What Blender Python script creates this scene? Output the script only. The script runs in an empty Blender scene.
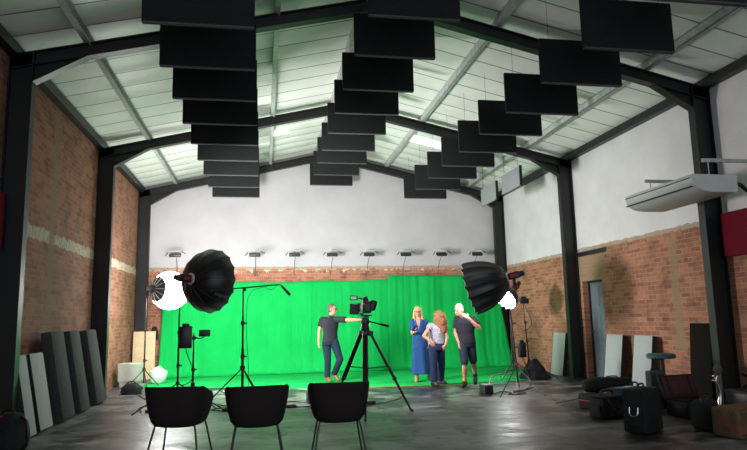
import bpy, bmesh, math, random
from mathutils import Vector as V, Matrix, Euler, noise
random.seed(7)
PI = math.pi
sc = bpy.context.scene
COL = sc.collection
def lin(c): 
    c /= 255.0
    return c/12.92 if c <= .04045 else ((c+.055)/1.055)**2.4
def S(r, g, b): return (lin(r), lin(g), lin(b))

# ------------------------------------------------------------------ materials
class NT:
    """small helper around a material's node tree"""
    def __init__(s, name):
        s.m = bpy.data.materials.new(name); s.m.use_nodes = True
        s.t = s.m.node_tree; s.n = s.t.nodes; s.p = s.n['Principled BSDF']
    def add(s, typ, **kw):
        x = s.n.new(typ)
        for k, v in kw.items(): setattr(x, k, v)
        return x
    def link(s, a, b): s.t.links.new(a, b)
    def pos(s): return s.add('ShaderNodeTexCoord').outputs['Object']
    def math(s, op, a, b=None, c=None, clamp=False):
        x = s.add('ShaderNodeMath', operation=op); x.use_clamp = clamp
        for i, v in enumerate((a, b, c)):
            if v is None: continue
            if isinstance(v, (int, float)): x.inputs[i].default_value = v
            else: s.link(v, x.inputs[i])
        return x.outputs[0]
    def noise(s, vec, scale, detail=4, rough=.55):
        x = s.add('ShaderNodeTexNoise'); x.inputs['Scale'].default_value = scale
        x.inputs['Detail'].default_value = detail; x.inputs['Roughness'].default_value = rough
        s.link(vec, x.inputs['Vector']); return x.outputs['Fac']
    def ramp(s, fac, stops):
        x = s.add('ShaderNodeValToRGB'); e = x.color_ramp.elements
        e[0].position, e[0].color = stops[0][0], (*stops[0][1], 1)
        e[1].position, e[1].color = stops[-1][0], (*stops[-1][1], 1)
        for p, c in stops[1:-1]:
            k = e.new(p); k.color = (*c, 1)
        s.link(fac, x.inputs[0]); return x.outputs[0]
    def mix(s, f, a, b):
        x = s.add('ShaderNodeMix', data_type='RGBA')
        for i, v in ((0, f), (6, a), (7, b)):
            if isinstance(v, tuple): x.inputs[i].default_value = (*v, 1)
            elif isinstance(v, (int, float)): x.inputs[i].default_value = v
            else: s.link(v, x.inputs[i])
        return x.outputs[2]
    def comb(s, x, y, z):
        c = s.add('ShaderNodeCombineXYZ')
        for i, v in enumerate((x, y, z)):
            if isinstance(v, (int, float)): c.inputs[i].default_value = v
            else: s.link(v, c.inputs[i])
        return c.outputs[0]
    def sep(s, v):
        x = s.add('ShaderNodeSeparateXYZ'); s.link(v, x.inputs[0]); return x.outputs
    def bump(s, h, strength=.3, dist=.01):
        b = s.add('ShaderNodeBump'); b.inputs['Strength'].default_value = strength
        b.inputs['Distance'].default_value = dist
        s.link(h, b.inputs['Height']); s.link(b.outputs[0], s.p.inputs['Normal'])

def mat(name, c, rough=.6, metal=0., var=.18, scale=14, bump=0., spec=.5, emit=None, es=0.):
    t = NT(name)
    f = t.noise(t.pos(), scale)
    a = tuple(x*(1-var) for x in c); b = tuple(min(1, x*(1+var)) for x in c)
    t.link(t.ramp(f, [(.3, a), (.7, b)]), t.p.inputs['Base Color'])
    t.p.inputs['Roughness'].default_value = rough; t.p.inputs['Metallic'].default_value = metal
    t.p.inputs['Specular IOR Level'].default_value = spec
    if bump: t.bump(t.noise(t.pos(), scale*6), bump, .004)
    if emit:
        t.p.inputs['Emission Color'].default_value = (*emit, 1); t.p.inputs['Emission Strength'].default_value = es
    return t.m

BLK = mat('black_steel_paint', (.009, .010, .011), .45, 0, .15, 6)
FELT = mat('black_acoustic_felt', (.016, .017, .018), .95, 0, .25, 60, .3, .2)
GALV = mat('galvanised_steel', (.46, .48, .47), .42, .2, .2, 9)
MET = mat('dark_metal_tube', (.03, .03, .033), .4, .3, .15, 20)
CHROME = mat('chrome_tube', (.55, .56, .58), .22, 1, .05, 20)
SHELL = mat('charcoal_chair_fabric', (.019, .014, .014), .85, 0, .2, 90, .25, .25)
PLAS = mat('black_plastic', (.014, .014, .016), .38, 0, .15, 25)
NYL = mat('black_ripstop_nylon', (.012, .0125, .014), .34, 0, .2, 30, .15)
EDGE = mat('stage_lit_edge_felt', (.085, .085, .088), .9, 0, .2, 40, .2, .2)  # lighter felt tone, stage light from below put into the colour
CLOTHB = mat('black_bag_fabric', (.012, .0125, .013), .8, 0, .3, 40, .4, .3)
SILV = mat('silver_reflector_lining', (.85, .85, .86), .35, .3, .05, 10)
WHP = mat('white_plastic', S(205, 208, 205), .45, 0, .04, 8)
GREYP = mat('grey_panel_cloth', S(176, 182, 182), .9, 0, .06, 40, .2, .2)
DGREYP = mat('charcoal_panel_cloth', (.058, .066, .068), .9, 0, .2, 18, .3, .2)
LGREYP = mat('light_grey_panel_cloth', S(140, 142, 146), .9, 0, .05, 30, .2, .2)
MAROON = mat('maroon_panel_cloth', S(110, 14, 34), .85, 0, .12, 30, .2, .2)
RED = mat('red_trim', S(190, 40, 50), .5, 0, .1, 20)
CARD = mat('beige_board', S(205, 180, 145), .8, 0, .1, 8)
PALEBOX = mat('pale_grey_box_plastic', S(168, 172, 160), .5, 0, .08, 8)
TEAL = mat('teal_vinyl', S(32, 92, 96), .5, 0, .1, 20)
PLUM = mat('dark_burgundy_lining', S(70, 34, 40), .8, 0, .25, 25, .2)
BLUE = mat('blue_leaflet_paper', S(70, 130, 190), .6, 0, .2, 60)
PAPER = mat('white_leaflet_paper', S(190, 195, 195), .6, 0, .1, 40)
WOOD = mat('dark_brown_board', S(24, 19, 16), .85, 0, .2, 8, 0, .15)
CABLE = mat('black_rubber_cable', (.012, .012, .012), .5, 0, .1, 20)
YEL = mat('yellow_floor_tape', S(190, 170, 60), .6, 0, .25, 30)
SCREEN = mat('lit_display', S(120, 160, 130), .3, 0, .3, 30, emit=(.35, .55, .42), es=.35)
DSCREEN = mat('dark_display_glass', (.012, .014, .018), .12, 0, .1, 20)
LAMPLENS = mat('lamp_glass', (.5, .5, .5), .1, 0, .05, 10)
DIFF = mat('lit_diffuser_cloth', (.8, .8, .8), .8, 0, .02, 10, emit=(1, .985, .97), es=105)
DIFF3 = mat('lit_inner_diffuser_cloth', (.8, .8, .8), .8, 0, .02, 10, emit=(1, .985, .97), es=14)
DIFF2 = mat('softly_lit_diffuser_cloth', (.8, .8, .8), .8, 0, .02, 10, emit=(1, .985, .97), es=22)
SKIN = mat('skin', S(176, 120, 98), .55, 0, .08, 30)
SKIN2 = mat('fair_skin', S(186, 134, 114), .55, 0, .08, 30)
EYE = mat('eye', (.02, .02, .025), .25)
LIP = mat('lips', S(170, 92, 86), .5)
GREYHAIR = mat('grey_brown_hair', S(84, 72, 62), .7, 0, .3, 60, .4)
SILVHAIR = mat('silver_hair', S(128, 120, 112), .7, 0, .2, 60, .4)
BLOND = mat('blond_hair', S(186, 150, 96), .6, 0, .2, 60, .4)
GINGER = mat('golden_brown_curls', S(124, 78, 44), .6, 0, .35, 50, .4)
TSHIRT = mat('charcoal_polo_cotton', S(38, 38, 45), .9, 0, .2, 30, .2, .2)
JEANS = mat('dark_blue_denim', S(26, 37, 54), .9, 0, .25, 40, .2, .2)
DRESS = mat('blue_dress_cotton', S(36, 68, 120), .85, 0, .2, 25, .2, .2)
NAVY = mat('navy_trouser_cloth', S(26, 36, 64), .85, 0, .15, 25, .2, .2)
BLOUSE = mat('patterned_blouse_cloth', S(140, 134, 150), .85, 0, .5, 55, .2, .2)
SHORTS = mat('slate_blue_shorts_denim', S(38, 48, 62), .9, 0, .2, 30, .2, .2)
BROWNSH = mat('brown_shoe_leather', S(120, 84, 56), .5)
BLKSH = mat('black_shoe_leather', S(22, 24, 30), .5)
SANDAL = mat('tan_sandal_leather', S(180, 130, 96), .6)
MUSTARD = mat('mustard_sock', S(180, 140, 40), .9)
GLASSES = mat('dark_spectacle_frame', (.02, .02, .02), .3)
def green_mat():
    t = NT('chroma_green_cloth'); p = t.pos()
    f = t.noise(p, 2.2, 6)
    t.link(t.ramp(f, [(.3, (.004, .38, .075)), (.7, (.006, .45, .092))]), t.p.inputs['Base Color'])
    t.p.inputs['Roughness'].default_value = .85; t.p.inputs['Specular IOR Level'].default_value = .15
    w = t.add('ShaderNodeMapping'); w.inputs['Scale'].default_value = (7, 7, .5); t.link(p, w.inputs[0])
    t.bump(t.noise(w.outputs[0], 1.3, 4), .5, .05)
    return t.m
GREEN = green_mat()
def tapestry():
    t = NT('floral_tapestry_cloth'); p = t.pos()
    v = t.add('ShaderNodeTexVoronoi'); v.inputs['Scale'].default_value = 9; t.link(p, v.inputs['Vector'])
    f = t.math('ADD', v.outputs['Distance'], t.math('MULTIPLY', t.noise(p, 18, 3), .5))
    t.link(t.ramp(f, [(.25, S(70, 44, 34)), (.45, S(92, 76, 52)), (.6, S(70, 70, 50)), (.8, S(112, 72, 54))]), t.p.inputs['Base Color'])
    t.p.inputs['Roughness'].default_value = .9
    return t.m
TAPES = tapestry()

# ------------------------------------------------------------------ geometry helper
class G:
    def __init__(s): s.b = bmesh.new()
    def merge(s, o, M=None):
        if M is not None: bmesh.ops.transform(o, matrix=M, verts=o.verts)
        me = bpy.data.meshes.new('tmp'); o.to_mesh(me); o.free(); s.b.from_mesh(me); bpy.data.meshes.remove(me); return s
    def box(s, c, d, rot=None, bev=0., seg=2):
        o = bmesh.new(); bmesh.ops.create_cube(o, size=1)
        bmesh.ops.scale(o, vec=V(d), verts=o.verts)
        if bev: bmesh.ops.bevel(o, geom=list(o.edges), offset=bev, segments=seg, profile=.5, affect='EDGES')
        M = Matrix.Translation(V(c))
        if rot is not None: M = M @ (rot.to_matrix().to_4x4() if isinstance(rot, Euler) else rot.to_4x4())
        return s.merge(o, M)
    def b2(s, lo, hi, bev=0.):
        lo, hi = V(lo), V(hi); return s.box((lo+hi)/2, hi-lo, None, bev)
    def loft(s, rings, caps=True, closed=True):
        vs = [[s.b.verts.new(V(p)) for p in r] for r in rings]; n = len(vs[0])
        for a, b in zip(vs, vs[1:]):
            for i in range(n if closed else n-1):
                j = (i+1) % n
                try: s.b.faces.new((a[i], a[j], b[j], b[i]))
                except ValueError: pass
        if caps and closed and n > 2:
            s.b.faces.new(vs[0][::-1]); s.b.faces.new(vs[-1])
        return s
    def frame(s, d):
        d = V(d).normalized(); u = d.cross(V((0, 0, 1)))
        if u.length < 1e-3: u = V((1, 0, 0))
        u.normalize(); return u, d.cross(u).normalized()
    def cyl(s, a, b, r0, r1=None, n=12):
        r1 = r0 if r1 is None else r1; a, b = V(a), V(b); u, w = s.frame(b-a)
        ring = lambda c, r: [c+(u*math.cos(2*PI*i/n)+w*math.sin(2*PI*i/n))*r for i in range(n)]
        return s.loft([ring(a, r0), ring(b, r1)])
    def cap(s, a, b, r0, r1=None, n=14):
        """capsule"""
        r1 = r0 if r1 is None else r1; a, b = V(a), V(b); d = (b-a).normalized(); u, w = s.frame(b-a)
        rings = []
        for k in range(1, 5):
            t = -PI/2 + PI/2*k/4; rings.append((a+d*r0*math.sin(t), max(1e-4, r0*math.cos(t))))
        for k in range(0, 4):
            t = PI/2*k/4; rings.append((b+d*r1*math.sin(t), max(1e-4, r1*math.cos(t))))
        return s.loft([[c+(u*math.cos(2*PI*i/n)+w*math.sin(2*PI*i/n))*r for i in range(n)] for c, r in rings])
    def tube(s, pts, r, n=8, smooth=0):
        pts = [V(p) for p in pts]
        for _ in range(smooth):
            q = [pts[0]]
            for a, b in zip(pts, pts[1:]): q += [a.lerp(b, .25), a.lerp(b, .75)]
            pts = q+[pts[-1]]
        u, w = s.frame(pts[1]-pts[0]); rings = []
        for i, p in enumerate(pts):
            d = (pts[min(i+1, len(pts)-1)]-pts[max(i-1, 0)]).normalized()
            u = (u-d*u.dot(d)); u = u.normalized() if u.length > 1e-6 else s.frame(d)[0]; w = d.cross(u)
            rr = r[round(i*(len(r)-1)/(len(pts)-1))] if isinstance(r, (list, tuple)) else r
            rings.append([p+(u*math.cos(2*PI*k/n)+w*math.sin(2*PI*k/n))*rr for k in range(n)])
        return s.loft(rings)
    def ell(s, c, r, M=None, n=20):
        o = bmesh.new(); bmesh.ops.create_uvsphere(o, u_segments=n, v_segments=n//2+2, radius=1)
        bmesh.ops.scale(o, vec=V(r), verts=o.verts)
        T = Matrix.Translation(V(c)) @ (M.to_4x4() if M is not None else Matrix.Identity(4))
        return s.merge(o, T)
    def lathe(s, prof, M=None, n=28):
        rings = [[V((r*math.cos(2*PI*i/n), r*math.sin(2*PI*i/n), z)) for i in range(n)] for r, z in prof]
        if M is not None: rings = [[M @ p for p in r] for r in rings]
        return s.loft(rings)
    def xf(s, M): bmesh.ops.transform(s.b, matrix=M, verts=s.b.verts); return s
    def make(s, name, m, parent=None, smooth=True, loc=None, ang=40):
        bmesh.ops.recalc_face_normals(s.b, faces=s.b.faces)
        me = bpy.data.meshes.new(name); s.b.to_mesh(me); s.b.free()
        me.materials.append(m)
        if smooth:
            me.polygons.foreach_set('use_smooth', [True]*len(me.polygons)); me.set_sharp_from_angle(angle=math.radians(ang))
        o = bpy.data.objects.new(name, me); COL.objects.link(o)
        if parent: o.parent = parent
        if loc: o.location = loc
        return o

def E_(name, loc=(0, 0, 0), rz=0): 
    o = bpy.data.objects.new(name, None); COL.objects.link(o); o.location = loc; o.rotation_euler = (0, 0, rz); o.empty_display_size = .1
    return o
def tag(o, label, cat, group=None):
    o['label'] = label; o['category'] = cat
    if group: o['group'] = group
    return o
def thing(name, label, cat, loc=(0, 0, 0), rz=0, group=None): return tag(E_(name, loc, rz), label, cat, group)
def struct(o): o['kind'] = 'structure'; return o
def dup(o, loc, rz=0, label=None):
    r = o.copy(); COL.objects.link(r); r.location = loc; r.rotation_euler = (0, 0, rz)
    if label: r['label'] = label
    for ch in list(o.children):
        c = ch.copy(); COL.objects.link(c); c.parent = r
        for g in list(ch.children):
            d = g.copy(); COL.objects.link(d); d.parent = c
    return r

# ------------------------------------------------------------------ camera
F = 628.44
R0, R1, R2 = V((.985025, -.17102, -.021854)), V((.004182, .150421, -.988613)), V((.17236, .973717, .148884))
cam = bpy.data.cameras.new('camera'); co = bpy.data.objects.new('camera', cam); COL.objects.link(co)
cam.sensor_width = 36; cam.lens = F/747*36; cam.clip_start = .05
M = Matrix(((R0.x, -R1.x, -R2.x, 0), (R0.y, -R1.y, -R2.y, 0), (R0.z, -R1.z, -R2.z, 1.38), (0, 0, 0, 1)))
co.matrix_world = M; sc.camera = co

# ------------------------------------------------------------------ room
XL, XR, YB, YF = -3.33, 7.05, 17.72, -3.0
XM = 1.82; ZR = 5.97; SL = .235
FR = (8.65, 13.30, 17.55)
zbot = lambda x: ZR-SL*abs(x-XM)
zroof = lambda x: zbot(x)+.19+.16

def floor_mat():
    t = NT('worn_dark_concrete'); p = t.pos()
    w = t.add('ShaderNodeMapping'); w.inputs['Scale'].default_value = (.55, 1.3, 1); t.link(p, w.inputs[0]); q = w.outputs[0]
    n1 = t.noise(q, .9, 6, .6); n2 = t.noise(q, 3.2, 6, .65); n3 = t.noise(p, 30, 3)
    f = t.math('ADD', t.math('MULTIPLY', n1, .6), t.math('MULTIPLY', n2, .4))
    c = t.ramp(f, [(.40, (.004, .004, .005)), (.455, (.022, .023, .024)), (.50, (.10, .101, .102)), (.56, (.17, .171, .171)), (.62, (.29, .29, .288))])
    w2 = t.add('ShaderNodeMapping'); w2.inputs['Scale'].default_value = (.8, .5, 1); w2.inputs['Location'].default_value = (3.1, 1.7, 0); t.link(p, w2.inputs[0])
    bl = t.noise(w2.outputs[0], 2.1, 7, .7); sc2 = t.noise(q, 7, 5, .7)
    c = t.mix(t.ramp(bl, [(.52, (0,)*3), (.56, (.95,)*3)]), c, (.006, .006, .007))
    c = t.mix(t.ramp(sc2, [(.58, (0,)*3), (.66, (.6,)*3)]), c, (.24, .24, .235))
    t.link(c, t.p.inputs['Base Color'])
    r = t.ramp(n2, [(.35, (.28,)*3), (.65, (.52,)*3)]); t.link(r, t.p.inputs['Roughness'])
    t.p.inputs['Specular IOR Level'].default_value = .55
    t.bump(t.math('ADD', t.math('MULTIPLY', n2, .8), t.math('MULTIPLY', n3, .2)), .35, .02)
    return t.m
g = G(); g.b2((XL-.4, YF, -.2), (XR+.4, YB+.4, 0)); struct(g.make('floor', floor_mat()))

def brick_mat(name, axis, white_from=None, band=None, strips=(), tint=1.0, remnant=0, paint=((.655, .628, .645), (.755, .728, .745))):
    t = NT(name); p = t.sep(t.pos()); h = p[1] if axis == 'Y' else p[0]; z = p[2]
    v = t.comb(h, z, 0)
    wob = t.noise(v, 2.5, 4); wob2 = t.noise(v, 14, 4)
    b = t.add('ShaderNodeTexBrick'); b.offset = .5; t.link(v, b.inputs['Vector'])
    b.inputs['Scale'].default_value = 1; b.inputs['Brick Width'].default_value = .235; b.inputs['Row Height'].default_value = .082
    b.inputs['Mortar Size'].default_value = .008; b.inputs['Mortar Smooth'].default_value = .3; b.inputs['Bias'].default_value = -.1
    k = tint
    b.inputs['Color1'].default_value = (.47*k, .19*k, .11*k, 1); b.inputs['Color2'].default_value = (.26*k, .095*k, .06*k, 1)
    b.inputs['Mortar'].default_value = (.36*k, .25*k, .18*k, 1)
    c = b.outputs['Color']
    # sooty and sandy patches of the old brickwork
    c = t.mix(t.ramp(wob, [(.5, (0,)*3), (.75, (.75,)*3)]), c, (.10*k, .055*k, .04*k))
    c = t.mix(t.ramp(wob2, [(.58, (0,)*3), (.75, (.5,)*3)]), c, (.42*k, .28*k, .17*k))
    c = t.mix(t.ramp(t.noise(v, 22, 3, .7), [(.60, (0,)*3), (.70, (.6,)*3)]), c, (.60*k, .50*k, .42*k))
    edge = t.math('MULTIPLY', t.math('SUBTRACT', t.noise(v, 5, 5, .7), .5), .22)
    zz = t.math('ADD', z, edge)
    mort = (.46, .41, .33)
    if band:
        m = t.math('MULTIPLY', t.math('GREATER_THAN', zz, band[0]), t.math('LESS_THAN', zz, band[1]))
        m = t.math('MULTIPLY', m, t.ramp(wob2, [(.35, (.35,)*3), (.55, (.95,)*3)])); c = t.mix(m, c, mort)
    for y0, y1, z0, z1 in strips:
        hh = t.math('ADD', h, t.math('MULTIPLY', edge, .35))
        m = t.math('MULTIPLY', t.math('MULTIPLY', t.math('GREATER_THAN', hh, y0), t.math('LESS_THAN', hh, y1)),
                   t.math('MULTIPLY', t.math('GREATER_THAN', zz, z0), t.math('LESS_THAN', zz, z1)))
        c = t.mix(t.math('MULTIPLY', m, .8), c, (.30*k, .22*k, .13*k))
    if remnant:
        m = t.math('MULTIPLY', t.math('GREATER_THAN', t.math('ADD', z, t.math('MULTIPLY', edge, 3.2)), remnant), t.ramp(wob, [(.3, (.35,)*3), (.45, (.95,)*3)]))
        c = t.mix(m, c, (.62, .55, .45))
    rough = b.outputs['Fac']
    hgt = t.math('SUBTRACT', t.math('MULTIPLY', wob2, .6), t.math('MULTIPLY', b.outputs['Fac'], .6))
    if white_from:
        m = t.math('GREATER_THAN', t.math('ADD', z, t.math('MULTIPLY', edge, .5)), white_from)
        pl = t.ramp(t.noise(v, 1.6, 6), [(.3, paint[0]), (.7, paint[1])])
        m0 = t.math('GREATER_THAN', t.math('ADD', z, edge), white_from-.07)
        c = t.mix(m0, c, (.42, .33, .25)); c = t.mix(m, c, pl)
        hgt = t.math('MULTIPLY', hgt, t.math('SUBTRACT', 1, t.math('MULTIPLY', m, .85)))
    t.link(c, t.p.inputs['Base Color']); t.p.inputs['Roughness'].default_value = .85; t.p.inputs['Specular IOR Level'].default_value = .25
    t.bump(hgt, .55, .012)
    return t.m
# left brick wall
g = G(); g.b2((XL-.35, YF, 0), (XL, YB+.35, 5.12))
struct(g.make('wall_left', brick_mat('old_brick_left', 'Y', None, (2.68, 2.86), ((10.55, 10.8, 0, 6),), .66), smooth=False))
# right wall with a deep door opening
DY0, DY1, DZ = 12.28, 13.12, 2.12
g = G()
g.b2((XR, YF, 0), (XR+.38, DY0, 5.12)); g.b2((XR, DY1, 0), (XR+.38, YB+.35, 5.12)); g.b2((XR, DY0, DZ), (XR+.38, DY1, 5.12)); g.b2((XR+.38, DY0-.3, 0), (XR+.45, DY1+.3, DZ+.3))
struct(g.make('wall_right', brick_mat('old_brick_right', 'Y', 2.86, None, ((9.78, 9.98, .95, 2.7), (9.72, 10.05, .75, .95), (12.12, 13.3, 2.1, 2.68)), 1.05), smooth=False))
# back wall, white plaster over brick
g = G(); g.b2((XL, YB, 0), (XR, YB+.35, 6.5))
struct(g.make('wall_back', brick_mat('old_brick_back', 'X', 2.90, None, (), 1.1, 2.82, ((.50, .478, .505), (.57, .545, .572))), smooth=False))
# roof lining: sagging sheets, two slopes
def roof_mat():
    t = NT('pale_roof_lining'); o = t.pos(); p = t.sep(o)
    fr = t.math('FRACT', t.math('DIVIDE', p[1], .56))
    m = t.math('LESS_THAN', fr, .045)
    n = t.noise(o, 1.2, 5)
    c = t.ramp(n, [(.3, (.70, .73, .67)), (.7, (.82, .84, .79))])
    c = t.mix(t.math('MULTIPLY', m, .9), c, (.05, .055, .05))
    t.link(c, t.p.inputs['Base Color']); t.p.inputs['Roughness'].default_value = .42; t.p.inputs['Specular IOR Level'].default_value = .5
    t.bump(t.noise(o, 2.4, 4), .35, .05)
    return t.m
g = G()
for side in (-1, 1):
    x1 = XL-.35 if side < 0 else XR+.38
    rows = []
    ny = int((YB+.35-YF)/.07)
    for lift in (0, .05):
        rows = []
        for j in range(9):
            x = XM+(x1-XM)*j/8
            rows.append([V((x, YF+.07*i, zroof(x)+lift-(0 if lift else .022*abs(math.sin(PI*(YF+.07*i)/.56))*(1 if 0 < j < 8 else 0)))) for i in range(ny+1)])
        g.loft(rows, caps=False, closed=False)
roof = struct(g.make('ceiling', roof_mat(), ang=60))
# small daylight sheets in the roof
SKY = mat('daylit_roof_sheet', (.8, .85, .9), .3, 0, .02, 4, emit=(.85, .95, 1), es=.45)
n = 0
for x0, x1, y0, y1 in ((.22, .62, 14.78, 15.2), (3.62, 4.9, 14.6, 15.1)):
    n += 1
    g = G(); rr = [[V((x, y, zroof(x)-.035-k)) for y in (y0, y1)] for k in (0,) for x in (x0, (x0+x1)/2, x1)]
    g.loft(rr, caps=False, closed=False)
    o = struct(g.make('window_%d' % n, SKY)); md = o.modifiers.new('s', 'SOLIDIFY'); md.thickness = .01
# steel portal frames
def ibeam(g, a, b, depth_dir, depth, width=.15, tf=.014):
    a, b = V(a), V(b); d = (b-a).normalized(); dd = V(depth_dir); dd = (dd-d*dd.dot(d)).normalized(); w = d.cross(dd)
    R = Matrix((d, dd, w)).transposed(); L = (b-a).length; c = (a+b)/2
    g.box(c+dd*(depth/2-tf/2), (L, tf, width), R); g.box(c-dd*(depth/2-tf/2), (L, tf, width), R); g.box(c, (L, depth-tf, .012), R)
for k, y in enumerate(FR):
    root = struct(E_('trim_%d' % (k+1), (0, y, 0)))
    for sgn, xi, xo in ((-1, -3.02, XL+.01), (1, 6.735, XR-.01)):
        g = G(); zt = zbot(xi)+.17
        ibeam(g, ((xi+xo)/2, 0, 0), ((xi+xo)/2, 0, zt), (1, 0, 0), abs(xi-xo)); g.box(((xi+xo)/2, 0, .01), (.34, .2, .02))
        g.make('column', BLK, root, False)
        g = G(); a = V((xo, 0, zbot(xo)+.095)); b = V((XM, 0, ZR+.095)); ibeam(g, a, b, (0, 0, 1), .19)
        g.make('rafter', BLK, root, False)
        g = G(); x2 = xi-sgn*.68; z2 = zbot(x2)+.01; z1 = 4.60; zt = zbot(xi)+.02
        for yy in (0,):
            vs = [[V((xi, s, z1)), V((xi, s, zt)), V((x2, s, z2))] for s in (-.006, .006)]; g.loft(vs)
        dv = V((x2-xi, 0, z2-z1)); Rm = Matrix((dv.normalized(), V((0, 1, 0)), dv.normalized().cross(V((0, 1, 0))))).transposed()
        g.box((V((xi, 0, z1))+V((x2, 0, z2)))/2, (dv.length, .15, .014), Rm)
        g.make('haunch', BLK, root, False)
k = 3
for x in (-2.40, .15, 1.45, 2.2, 3.49, 5.93):      # purlins, C section, galvanised
    k += 1; g = G(); z = zbot(x)+.19+.07
    for y0, y1 in ((YF, YB),):
        g.b2((x-.005, y0, z-.07), (x+.005, y1, z+.07)); g.b2((x-.005, y0, z-.07), (x+.075, y1, z-.06)); g.b2((x-.005, y0, z+.055), (x+.075, y1, z+.065)); g.b2((x+.065, y0, z-.07), (x+.075, y1, z-.045))
    struct(g.make('trim_%d' % k, GALV, None, False))
for x in (XL+.07, XR-.07):                      # eave beams
    k += 1; g = G(); g.b2((x-.07, YF, 4.93), (x+.07, YB, 5.08), .006); struct(g.make('trim_%d' % k, BLK, None, False))
# lintel and grey panelled door
k += 1; g = G(); g.b2((XR-.012, 12.03, 2.68), (XR+.1, 13.4, 2.78)); struct(g.make('trim_%d' % k, BLK, None, False))
DOOR = mat('grey_blue_door_paint', S(104, 116, 124), .45, 0, .12, 5)
g = G(); xd = XR+.16
g.b2((xd, DY0+.04, 0), (xd+.045, DY1-.04, DZ-.04), .003)
for zz0, zz1 in ((.15, .75), (.85, 1.45), (1.55, 1.98)):
    for yy in (DY0+.1, DY0+.45):
        g.b2((xd-.012, yy, zz0), (xd+.01, yy+.27, zz1), .008)
d = struct(g.make('door_1', DOOR, None, False))
g = G(); g.cyl((xd, DY1-.1, 1.02), (xd-.06, DY1-.1, 1.02), .012); g.cyl((xd-.06, DY1-.1, 1.02), (xd-.06, DY1-.22, 1.02), .01); g.make('handle', CHROME, d)
g = G(); g.b2((xd-.03, DY0, 0), (xd+.06, DY0+.04, DZ)); g.b2((xd-.03, DY1-.04, 0), (xd+.06, DY1, DZ)); g.b2((xd-.03, DY0, DZ-.04), (xd+.06, DY1, DZ)); g.make('door_frame', BLK, d, False)

# ------------------------------------------------------------------ ceiling baffles
LY = (6.69, 7.88, 9.05, 10.22, 11.42, 12.6, 13.9, 15.15, 16.38)
CY = (7.25, 8.45, 9.8, 11.0, 12.25, 13.55, 14.7, 15.95, 17.2)
RY = (5.32, 6.53, 7.65, 8.82, 10.44, 11.5, 12.83, 13.99, 15.26, 16.49)
RX = (4.33, 4.33, 4.31, 4.27, 4.42, 4.37, 4.41, 4.40, 4.40, 4.39)
RZ = (4.50, 4.515, 4.515, 4.49, 4.64, 4.60, 4.645, 4.64, 4.64, 4.645)
ORD = ['nearest', 'second', 'third', 'fourth', 'fifth', 'sixth', 'seventh', 'eighth', 'ninth', 'tenth']
b0 = thing('acoustic_baffle', 'x', 'acoustic panel', (0, 0, 0), 0, 'black acoustic baffles hung from the roof')
g = G(); g.box((0, 0, .32), (1.2, .055, .64), None, .014); g.make('panel', FELT, b0)
g = G(); g.b2((-.59, -.0265, -.004), (.59, .0265, .012)); g.make('edge_strip', EDGE, b0, False)  # added pale strip, imitates stage light on the baffle's underside
first = True
wires = {}
def wire(h):
    g = G()
    for x in (-.45, .45): pass
    return g
for row, xs, zb, ys in (('left', -.705, 4.60, LY), ('middle', 1.87, 5.13, CY), ('right', 4.39, 4.61, RY)):
    for i, y in enumerate(ys):
        if row == 'right': xs, zb = RX[i], RZ[i]
        lab = 'black rectangular acoustic baffle hung from the roof, %s from the camera in the %s row' % (ORD[i] if i else 'nearest', row)
        if i == 0: lab = 'black rectangular acoustic baffle hung from the roof, nearest the camera in the %s row' % row
        if i == len(ys)-1: lab = 'black rectangular acoustic baffle hung from the roof, farthest back in the %s row' % row
        if first: b = b0; b.location = (xs, y, zb); b['label'] = lab; first = False
        else:
            b = b0.copy(); COL.objects.link(b); b.location = (xs, y, zb); b['label'] = lab
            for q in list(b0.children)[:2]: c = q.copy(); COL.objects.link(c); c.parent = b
        wires[b.name] = (b, xs, zb)
for b, xs, zb in list(wires.values()):
    for x in (-.45, .45):
        g = G(); top = zroof(xs+x)-zb
        g.cyl((x, 0, .63), (x, 0, top-.01), .0025, n=6); g.make('suspension_wire', MET, b)
# pale grey panels hung along the right wall
p0 = thing('hanging_panel', 'pale grey hanging acoustic panel at the right, farther of the two', 'acoustic panel', (5.5, 14.55, 4.17), 0, 'pale grey hanging panels at the right')
g = G(); g.box((0, 0, .22), (.05, 1.06, .44), None, .008); g.make('panel', LGREYP, p0)
g = G(); g.b2((-.03, -.545, -.005), (.03, -.525, .445)); g.make('edge_strip', BLK, p0, False)
for y in (-.4, .4):
    g = G(); g.cyl((0, y, .43), (0, y, 1.1), .004, n=6); g.make('suspension_wire', MET, p0)
dup(p0, (5.5, 13.12, 4.19), 0, 'pale grey hanging acoustic panel at the right, nearer the camera of the two')

# ------------------------------------------------------------------ air conditioner and wall panels
ac = thing('air_conditioner', 'white under-ceiling air conditioner hung on rails by the right wall', 'air conditioner', (6.08, 8.3, 3.0))
g = G(); L = .82; rings = []
prof = [(-.35, .24), (-.36, .20), (-.35, .16), (-.30, .07), (-.2, .02), (-.05, 0), (.3, .0), (.345, .02), (.35, .05), (.35, .235), (.34, .245), (-.33, .25)]
for y, sx in ((-L, .985), (-L+.015, 1), (L-.06, 1), (L-.02, .97), (L, .92)):
    rings.append([V((x*sx, y, .125+(z-.125)*sx)) for x, z in prof])
g.loft(rings); g.make('housing', WHP, ac, ang=35)
g = G(); g.b2((-.366, -L+.08, .085), (-.335, L-.1, .165)); Rm = None
g.xf(Matrix.Translation((-.005, 0, .012)) @ Matrix.Rotation(.18, 4, 'Y') @ Matrix.Translation((.06, 0, -.06)))
g.make('louver', mat('pale_green_grey_louver', S(178, 192, 184), .4), ac)
g = G()
for z in (.19, .072): g.b2((-.366, -L+.02, z), (-.33, L-.06, z+.012))
g.make('louver_gap', BLK, ac, False)
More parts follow.
